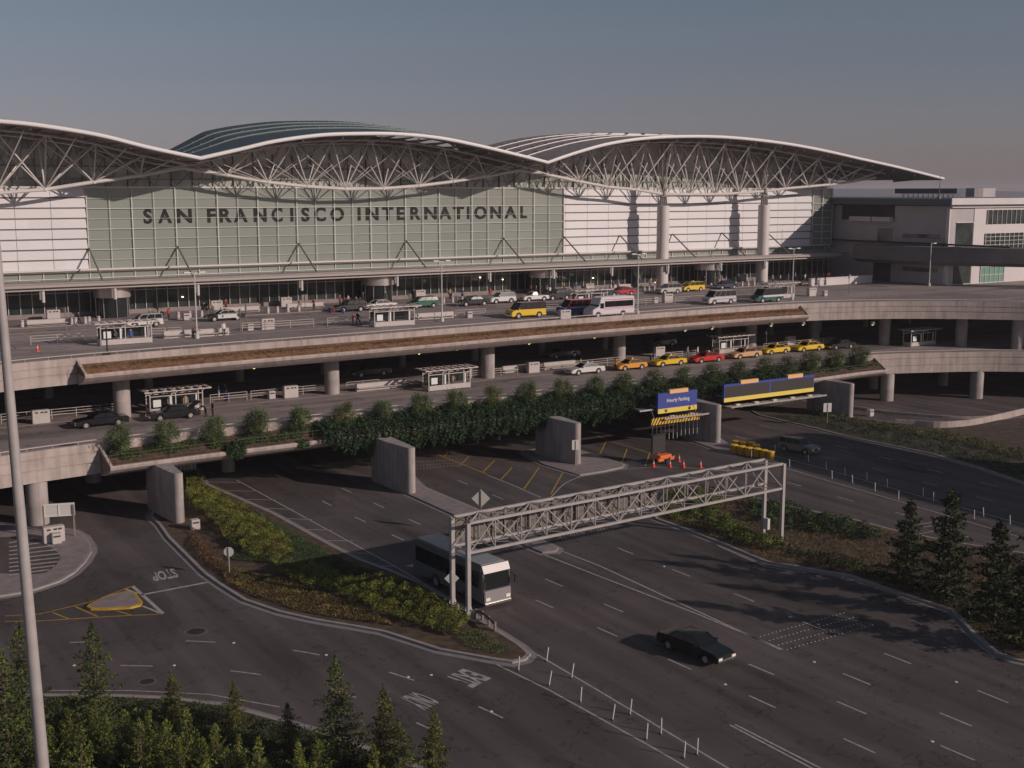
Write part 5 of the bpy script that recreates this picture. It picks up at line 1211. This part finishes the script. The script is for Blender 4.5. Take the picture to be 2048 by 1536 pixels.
# ================= people
def person_mesh(pose):
    P={'pel':(0,0,.95),'ch':(0,.0,1.25),'nk':(0,.01,1.48),'hd':(0,-.02,1.62),'tp':(0,-.01,1.72)}
    w=dict(stand=(.0,.0,.02,-.02),walk=(.28,-.25,.22,-.22),reach=(.05,-.05,.35,.3),bend=(.05,-.08,.4,.45))[pose]
    if pose=='bend': P.update(ch=(0,-.22,1.16),nk=(0,-.40,1.30),hd=(0,-.50,1.38),tp=(0,-.57,1.44))
    for s,l,a in ((-1,w[0],w[2]),(1,w[1],w[3])):
        n='l' if s<0 else 'r'
        P['hp'+n]=(s*.10,0,.90);P['kn'+n]=(s*.11,-l*.55-.02,.50);P['an'+n]=(s*.11,-l+.02,.09);P['to'+n]=(s*.12,-l-.15,.04)
        c=P['nk'];P['sh'+n]=(s*.19,c[1],c[2]-.06);P['el'+n]=(s*.25,c[1]-a*.4,c[2]-.34);P['wr'+n]=(s*.24,c[1]-a-.05,c[2]-.56+abs(a)*.4);P['fi'+n]=(s*.23,c[1]-a-.1,c[2]-.68+abs(a)*.4)
    K=list(P);E=[('pel','ch'),('ch','nk'),('nk','hd'),('hd','tp')]
    for n in 'lr': E+=[('pel','hp'+n),('hp'+n,'kn'+n),('kn'+n,'an'+n),('an'+n,'to'+n),('nk','sh'+n),('sh'+n,'el'+n),('el'+n,'wr'+n),('wr'+n,'fi'+n)]
    R=dict(pel=.15,ch=.155,nk=.065,hd=.105,tp=.085,hp=.10,kn=.068,an=.05,to=.045,sh=.075,el=.05,wr=.034,fi=.025)
    me=bpy.data.meshes.new('p');me.from_pydata([P[k] for k in K],[(K.index(a),K.index(c)) for a,c in E],[]);o=bpy.data.objects.new('p',me);COL.objects.link(o)
    md=o.modifiers.new('s','SKIN')
    for i,k in enumerate(K):
        r=R.get(k) or R[k[:2]];me.skin_vertices[0].data[i].radius=(r*(1.15 if k in('ch','pel') else 1),r*(.8 if k in('ch','pel') else 1))
        me.skin_vertices[0].data[i].use_root=(k=='pel')
    sb=o.modifiers.new('b','SUBSURF');sb.levels=1;sb.render_levels=1
    dg=bpy.context.evaluated_depsgraph_get();m=bpy.data.meshes.new_from_object(o.evaluated_get(dg));bpy.data.objects.remove(o)
    hz=P['hd'][2]
    m.materials.clear();[m.materials.append(None) for _ in range(4)]
    for f in m.polygons:
        c=f.center
        hand=abs(c.x)>.2 and c.z<P['wrl'][2]+.03 and c.z>P['fil'][2]-.1 and c.z>.5
        f.material_index=3 if (c.z>hz+.06 or (c.z>hz-.08 and c.y>P['hd'][1]+.04)) else 0 if (c.z>P['nk'][2]+.02 or hand) else 1 if c.z>.93 else 2
        f.use_smooth=True
    return m
PM={k:person_mesh(k) for k in('stand','walk','reach','bend')}
def person(px,z,pose,rz,top,leg,label,bag=None,s=1.):
    m=PM[pose].copy()
    for i,q in enumerate((M['skin'],cloth(top),cloth(leg),M['hair'])): m.materials[i]=q
    o=bpy.data.objects.new('person',m);COL.objects.link(o);o.location=G(*px,z);o.rotation_euler.z=rz;o.scale=(s*1.15,s*1.15,s*1.04);tag(o,label,'person')
    return o
def bag(px,z,c,label,name='suitcase'):
    t=thing(name,label,'luggage',G(*px,z),random.uniform(0,3));MB().box(-.28,.28,-.16,.16,.06,.72).build('case',cloth(c),t,bevel=.04)
    b=MB();b.tube((-.12,.1,.7),(-.12,.1,1.),.015,4);b.tube((.12,.1,.7),(.12,.1,1.),.015,4);b.tube((-.12,.1,1.),(.12,.1,1.),.02,4);b.build('handle','black',t)
Z=13.13;Zm=13.05
dk=(.03,.03,.035)
for a in [((158,650),Z,'walk',1.5,(.10,.08,.08),dk,'person in dark clothes walking by the storefront at the far left'),
((325,645),Z,'stand',0,dk,dk,'person in black beside the first revolving door'),((318,640),Z,'reach',2,(.5,.45,.42),dk,'person in a pale top behind the white sport utility car'),
((386,676),Zm,'bend',.5,(.30,.14,.09),dk,'person in rust brown bending down beside the left lamp post'),((448,672),Zm,'stand',.2,(.65,.63,.62),dk,'person in a white shirt and black trousers between lamp post and police car'),
((452,622),Z,'stand',.2,(.2,.05,.04),dk,'person in dark red standing behind the police car'),((706,652),13.01,'stand',1.2,(.45,.05,.06),dk,'person in a red jacket on the crossing left of the upper middle shelter'),
((716,650),13.01,'walk',1.6,dk,dk,'person in black following the red jacket on the crossing'),((680,612),Z,'stand',.4,(.25,.04,.05),dk,'person in a maroon top beside the luggage trolley'),((697,612),Z,'reach',4,(.6,.55,.52),(.3,.3,.3),'person in a pale coat by the luggage trolley'),
((726,606),Z,'stand',1,(.05,.06,.12),dk,'person in navy behind the black loading car'),((788,649),13.01,'walk',1.5,(.07,.06,.07),dk,'person with a red backpack striding past the shelter front'),((773,647),Zm,'stand',2,dk,dk,'person in black waiting at the shelter front'),
((804,596),Z,'stand',.3,(.7,.09,.05),dk,'person in a bright red jacket behind the middle shelter roof'),((1140,577),Z,'stand',1,(.1,.08,.08),dk,'person in dark clothes near the third revolving door'),((1325,574),Z,'stand',1,dk,dk,'person in black at the foot of the left big column'),
((1332,575),Z,'walk',2,(.15,.1,.1),dk,'person in brown walking by the left big column'),((1432,572),Z,'stand',1,(.06,.07,.12),dk,'person in dark blue left of the fourth revolving door'),((1443,570),Z,'reach',1,(.6,.58,.56),dk,'person in a white top at the fourth revolving door'),
((1590,562),Z,'stand',1,(.55,.52,.5),dk,'person in a white top right of the right big column'),((1600,561),Z,'stand',2,dk,dk,'person in black right of the right big column'),((1632,563),Z,'walk',2,(.05,.06,.10),dk,'person in navy walking before the pale low wall'),((1668,561),Z,'stand',2,(.1,.08,.08),dk,'person in dark brown near the right end of the pale low wall'),
((1165,590),Z,'stand',2,dk,dk,'person in black on the kerb above the red and blue van'),((1093,590),Z,'reach',2,(.4,.35,.33),dk,'person in beige behind the white pickup truck'),
((412,834),Z6+.01,'bend',-1.6,dk,dk,'man in a black suit leaning into the open limousine boot'),((426,833),Z6+.01,'stand',-1.6,(.04,.04,.05),dk,'man in a dark suit standing behind the open limousine boot'),
((438,800),Z6+.05,'stand',1,(.10,.16,.35),(.4,.38,.36),'person in a light blue shirt on the lower median'),((450,797),Z6+.05,'stand',2,(.03,.05,.16),dk,'person in a navy jacket beside the luggage on the lower median'),
((1161,742),Z6+.05,'stand',1,(.35,.6,.05),dk,'attendant in a lime yellow safety vest at the white taxi'),((1231,742),Z6+.01,'reach',1.6,(.85,.35,.03),dk,'attendant in an orange safety vest by the orange taxi'),((1301,731),Z6+.01,'stand',1,dk,dk,'driver in dark clothes between the orange and yellow taxis'),((1426,722),Z6+.01,'stand',1,(.05,.04,.04),dk,'driver in dark clothes standing in front of the red taxi')]:
    person(*a)
CW={'grey':(.22,.21,.21),'white':(.6,.58,.56),'red':(.5,.05,.04),'navy':(.03,.04,.10),'black':(.02,.02,.022),'tan':(.38,.28,.18),'green':(.06,.12,.06),'blue':(.08,.14,.35)}
for xs_,yy,zz,where,cs in [((688,699,712,720),617,Z,'in the group by the luggage at the second revolving door',('grey','blue','tan','green')),((1062,1072,1083,1100),592,Z,'in the crowd behind the white pickup truck',('red','grey','black','white')),
((1128,1152,1176),583,Z,'at the kerb near the third revolving door',('tan','blue','green')),((1226,1236),582,Z,'on the kerb behind the dark red coupe',('grey','white')),((1300,1312,1342),576,Z,'around the foot of the left big column',('tan','red','grey')),
((1408,1424,1452,1470),571,Z,'outside the fourth revolving door',('black','tan','grey','green')),((1545,1560,1576,1610,1622),566,Z,'right of the right big column by the glass front',('grey','tan','blue','white','green')),((1646,1657,1684,1699),564,Z,'along the pale low wall at the right end',('black','red','grey','white')),
((300,310,338),640,Z,'beside the first revolving door',('tan','grey','red')),((408,420,492),630,Z,'on the kerb near the police car',('black','tan','blue')),((600,628),622,Z,'before the bench left of the second revolving door',('tan','red')),((760,772,820),607,Z,'behind the upper middle shelter on the kerb',('white','green','grey')),((900,925,980,1010),598,Z,'on the kerb behind the line of parked cars',('tan','blue','red','grey')),
((230,262),688,Zm,'waiting inside the upper left shelter',('grey','blue')),((1210,1150),616,Zm,'waiting in the shelter behind the vans',('grey','tan')),((340,372),821,Z6+.05,'waiting in the lower left shelter',('grey','tan')),((880,905),776,Z6+.05,'waiting in the lower middle shelter',('blue','tan')),((1375,1395),717,Z6+.05,'on the lower median behind the yellow and red taxis',('grey','white'))]:
    for x_,c_ in zip(xs_,cs): person((x_,yy+random.uniform(-1.5,1.5)),zz,random.choice(['stand','walk','stand','reach']),random.uniform(0,6.28),CW[c_],random.choice([dk,(.12,.12,.15),(.2,.17,.13)]),'person in a '+c_+' top '+where)
bag((686,628),Z,(.03,.05,.30),'blue luggage bag on the kerb left of the black loading car');bag((455,801),Z6+.05,(.03,.04,.2),'dark blue suitcase on the lower median beside two people');bag((660,626),Z,(.04,.05,.2),'navy bag standing alone left of the blue luggage');bag((667,625),Z,(.25,.05,.05),'dark red bag beside the navy bag')
# phone pole with round head at left storefront
# ================= trees
def conifer_proto(seed,h,r,n,mats,up,droop=.25,size=.17,base=.02,dens=1.):
    random.seed(seed);t=bpy.data.objects.new('conifer_tree',None);COL.objects.link(t)
    b=MB();b.tube((0,0,0),(0,0,h*.97),r*.055+.03,6,r2=.015);P=[];k=0;z=h*base+.15
    while z<h*.97:
        f=1-z/h;rr=r*(f**.8)*random.uniform(.62,1.2)+.05;nb=random.randint(3,6)
        for j in range(nb):
            a=2*PI*(j+random.random()*.8)/nb+k;L=rr*random.uniform(.5,1.2);ca,sa=math.cos(a),math.sin(a)
            ez=z+L*(up-droop*(1-f)*.5+random.uniform(-.12,.2)) ;b.tube((0,0,z),(ca*L*.9,sa*L*.9,ez),.02+.01*f,3,r2=.006)
            m=int(n*L/r*dens)
            tt=rng.uniform(.12,1.05,m)**.75;w=.16*L*(1.25-tt)+.05
            x=ca*L*tt;y=sa*L*tt;sd=rng.normal(0,1,m)*w
            P.append(np.stack([x-sa*sd,y+ca*sd,z+(ez-z)*tt+rng.normal(0,.05,m)-.10*np.abs(sd)],1))
        z+=h*.028*random.uniform(.8,1.2)+.05;k+=1.3
    P.append(np.stack([rng.normal(0,.05,60),rng.normal(0,.05,60),h*rng.uniform(.9,1.01,60)],1))
    b.build('trunk','trunk',t,fix=False);leaves('crown',np.concatenate(P),size,mats,t,up=.55,aspect=3.2);return t
CP=[conifer_proto(11,6.,1.7,75,['leaf_conifer','leaf_conifer2'],.12),conifer_proto(12,6.,1.5,75,['leaf_conifer','leaf_conifer2','leaf_olive'],.22),conifer_proto(13,6.,1.9,75,['leaf_conifer','leaf_conifer2'],.05)]
CP_D=[conifer_proto(14,6.,1.35,75,['leaf_tree','leaf_tree2'],.3,size=.2)]
YP=[conifer_proto(15,3.,.75,34,['leaf_light','leaf_light2'],.75,size=.12),conifer_proto(16,3.,.6,34,['leaf_light','leaf_light2','leaf_lime'],1.0,size=.12)]
def tree(pr,x,ytop,ybase,z0,label,group,wide=1.):
    p=G(x,ybase,z0);H=vh((x,ybase),ytop,z0);s=H/(6. if pr not in YP else 3.)
    o=dup(pr,p,random.uniform(0,6),label,group,(s*wide,s*wide,s));o['category']='tree';return o
FG='conifers in the foreground bed'
for pr,x,yt,yb,l,wd in [(0,55,1245,1500,'tall dark conifer behind the light mast at the left edge',1.),(2,196,1247,1480,'broad tall dark conifer right of the light mast',1.),(1,347,1340,1458,'small conifer between the two manhole covers and the bed kerb',1.2),(1,470,1362,1462,'small slim conifer left of centre in the foreground bed',1.3),(2,578,1405,1520,'low broad conifer just left of the tall middle one',1.2),(0,676,1312,1540,'tallest middle conifer at the bottom of the picture',1.05),(1,770,1370,1560,'slim conifer right of the tallest middle one',1.1),(1,868,1418,1590,'rightmost thin conifer of the foreground bed',1.1),(2,20,1300,1560,'conifer cut off by the bottom left corner',1.1),(0,800,1440,1600,'low conifer between the two rightmost foreground ones',1.4)]:
    tree(CP[pr],x,yt,yb,.15,l,FG,wd)
YG='young light green pines in front'
xs=[(40,1440),(75,1450),(105,1452),(140,1418),(165,1448),(190,1418),(215,1435),(258,1425),(285,1437),(302,1424),(335,1440),(352,1446),(377,1418),(402,1440),(432,1448),(455,1462),(480,1470),(520,1475),(560,1478),(600,1485),(640,1482),(715,1478),(750,1490),(300,1462),(230,1465),(120,1470),(60,1480),(180,1478),(410,1478),(360,1480)]
xs=[p for k,p in enumerate(sorted(xs)) if k%3!=1]
for i,(x,y) in enumerate(xs):
    tree(YP[i%2],x,y,y+random.choice([95,110,125]),.15,'young light green pine in the front row at the bottom left, '+ORD[i]+' from the left',YG,random.uniform(.95,1.3))
RG='dark trees on the right planted island'
for i,(x,yt,yb,l,wd) in enumerate([(1812,998,1165,'leftmost dark bushy tree on the right planted island',.95),(1892,978,1195,'middle and tallest dark tree on the right planted island',1.),(1988,1040,1240,'dark tree by the road bend at the right edge',1.05),(2060,1040,1300,'dark tree at the outermost right edge of the picture',1.)]):
    tree(CP_D[0],x,yt,yb,.15,l,RG,wd*1.5)
for i,(x,yt,yb) in enumerate([(1600,542,572),(1632,545,572),(1650,550,571)]):
    tree(CP_D[0],x,yt,yb,13.1,'slim potted tree at the right end of the terminal front, '+ORD[i]+' from the left','potted trees at the terminal end',.9)
for t in CP+CP_D+YP:
    for c in list(t.children): bpy.data.objects.remove(c)
    bpy.data.objects.remove(t)
# ================= ground planting
def P2(px): return G2(px,.15)
cover('bush_band',P2([(375,962),(395,958),(420,985),(470,1010),(510,1035),(570,1080),(590,1108),(560,1125),(500,1118),(450,1085),(425,1050),(395,1030),(372,1005)]),330,1.4,.12,['leaf_lime','leaf_olive','leaf_light2'],'lime green bushes at the top of the big planted island beside the left pier','bushes',probs=[.35,.3,.35])
cover('bush_band',P2([(540,1125),(620,1140),(720,1165),(800,1175),(880,1205),(930,1230),(940,1252),(915,1278),(850,1262),(760,1235),(690,1200),(620,1180),(560,1155)]),330,1.2,.12,['leaf_lime','leaf_olive','leaf_light2'],'lime green bushes along the lower right part of the big planted island','bushes',fq=.8,probs=[.25,.3,.45])
cover('grass',P2([(470,1000),(530,1035),(600,1075),(700,1130),(830,1175),(720,1160),(600,1135),(450,1120),(460,1100),(560,1125),(590,1105),(570,1080),(520,1045)]),330,.3,.09,['leaf_dark2','leaf_shrub2'],'short dark grass between the bushes and the road kerb on the big island','grass',fq=.5)
cover('grass',P2([(900,1262),(960,1262),(1020,1300),(1000,1312),(930,1295)]),160,.3,.1,['leaf_light2','leaf_dark2'],'low green ground cover at the tip of the big island','grass')
cover('ground_cover',P2([(440,1130),(560,1158),(690,1205),(800,1255),(700,1242),(600,1225),(510,1195),(450,1165)]),170,.35,.13,['leaf_red','leaf_olive','leaf_shrub2'],'sparse reddish ground cover beside the lower kerb of the big island','ground cover',probs=[.4,.3,.3])
cover('ground_cover',P2([(385,1060),(440,1120),(470,1165),(440,1150),(400,1120),(380,1090)]),150,.5,.13,['leaf_red','leaf_red','leaf_shrub2'],'red leaved plants on the left slope of the big island','ground cover')
cover('hedge_plants',P2([(1600,822),(1700,848),(1790,868),(1900,885),(2060,925),(2060,905),(1900,868),(1800,852),(1713,842)]),60,.7,.2,['leaf_olive','leaf_dark2','leaf_shrub2'],'row of low olive plants along the ring road on the far right island','planting',thr=-.3)
cover('ground_cover',P2([(1540,832),(1640,855),(1780,888),(1900,915),(2060,965),(2060,930),(1900,890),(1780,865),(1640,835)]),50,.35,.16,['leaf_dark2','leaf_dark'],'dark ground cover under the hedge on the far right island','ground cover',thr=-.4)
cover('ground_cover',P2([(1340,985),(1504,1003),(1592,1024),(1717,1050),(1780,1066),(1900,1092),(2040,1130),(2040,1290),(1945,1255),(1904,1216),(1797,1180),(1697,1147),(1614,1132),(1531,1119),(1448,1084),(1366,1052),(1320,1032)]),45,.3,.13,['leaf_dark2','leaf_olive','leaf_red'],'sparse low weeds scattered over the whole right planted island','ground cover',thr=-.5)
cover('bush_band',P2([(1400,985),(1450,990),(1440,1030),(1490,1065),(1560,1085),(1575,1108),(1500,1098),(1420,1065),(1380,1030)]),150,1.2,.17,['leaf_lime','leaf_light2','leaf_conifer2'],'green bushes at the left end of the right planted island under the gantry end','bushes',probs=[.2,.4,.4],thr=-.45)
cover('ground_cover',P2([(1330,985),(1400,985),(1380,1030),(1420,1065),(1360,1045),(1320,1030)]),120,.5,.15,['leaf_dark2','leaf_conifer2','leaf_olive'],'dark low plants at the tip of the right planted island','ground cover')
cover('bush_band',P2([(1470,998),(1590,1022),(1710,1048),(1765,1068),(1760,1090),(1660,1075),(1560,1055),(1500,1040)]),130,1.1,.18,['leaf_dark','leaf_dark2','leaf_light2'],'dark bushes along the upper kerb of the right planted island','bushes',probs=[.45,.4,.15],thr=-.35)
cover('ground_cover',P2([(1560,1095),(1700,1120),(1900,1180),(2060,1240),(2060,1310),(1960,1275),(1900,1215),(1700,1148),(1590,1125)]),70,.6,.18,['leaf_tree','leaf_tree2'],'dark ground plants beside the lower kerb of the right planted island','ground cover',thr=-.35)
cover('bush_band',P2([(-40,1400),(150,1402),(330,1406),(450,1420),(558,1450),(640,1474),(740,1510),(900,1600),(600,1700),(0,1700),(-150,1550)]),170,.6,.13,['leaf_conifer','leaf_tree2','leaf_dark'],'dense dark undergrowth of the foreground planting bed','undergrowth',thr=-.9)
bpy.context.view_layer.update()

# ================= thin morning haze
m=bpy.data.materials.new('haze');m.use_nodes=True;nt=m.node_tree;nt.nodes.remove(nt.nodes['Principled BSDF']);pv=nt.nodes.new('ShaderNodeVolumePrincipled')
pv.inputs['Color'].default_value=(.86,.84,.92,1);pv.inputs['Density'].default_value=.00016;pv.inputs['Anisotropy'].default_value=.0
nt.links.new(pv.outputs[0],nt.nodes['Material Output'].inputs['Volume']);M['haze']=m
b=MB();b.box(-2600,4600,-1600,6100,-1.4,56);o=b.build('haze','haze');o['kind']='stuff';o['label']='thin pale haze over the whole airport';o['category']='haze'
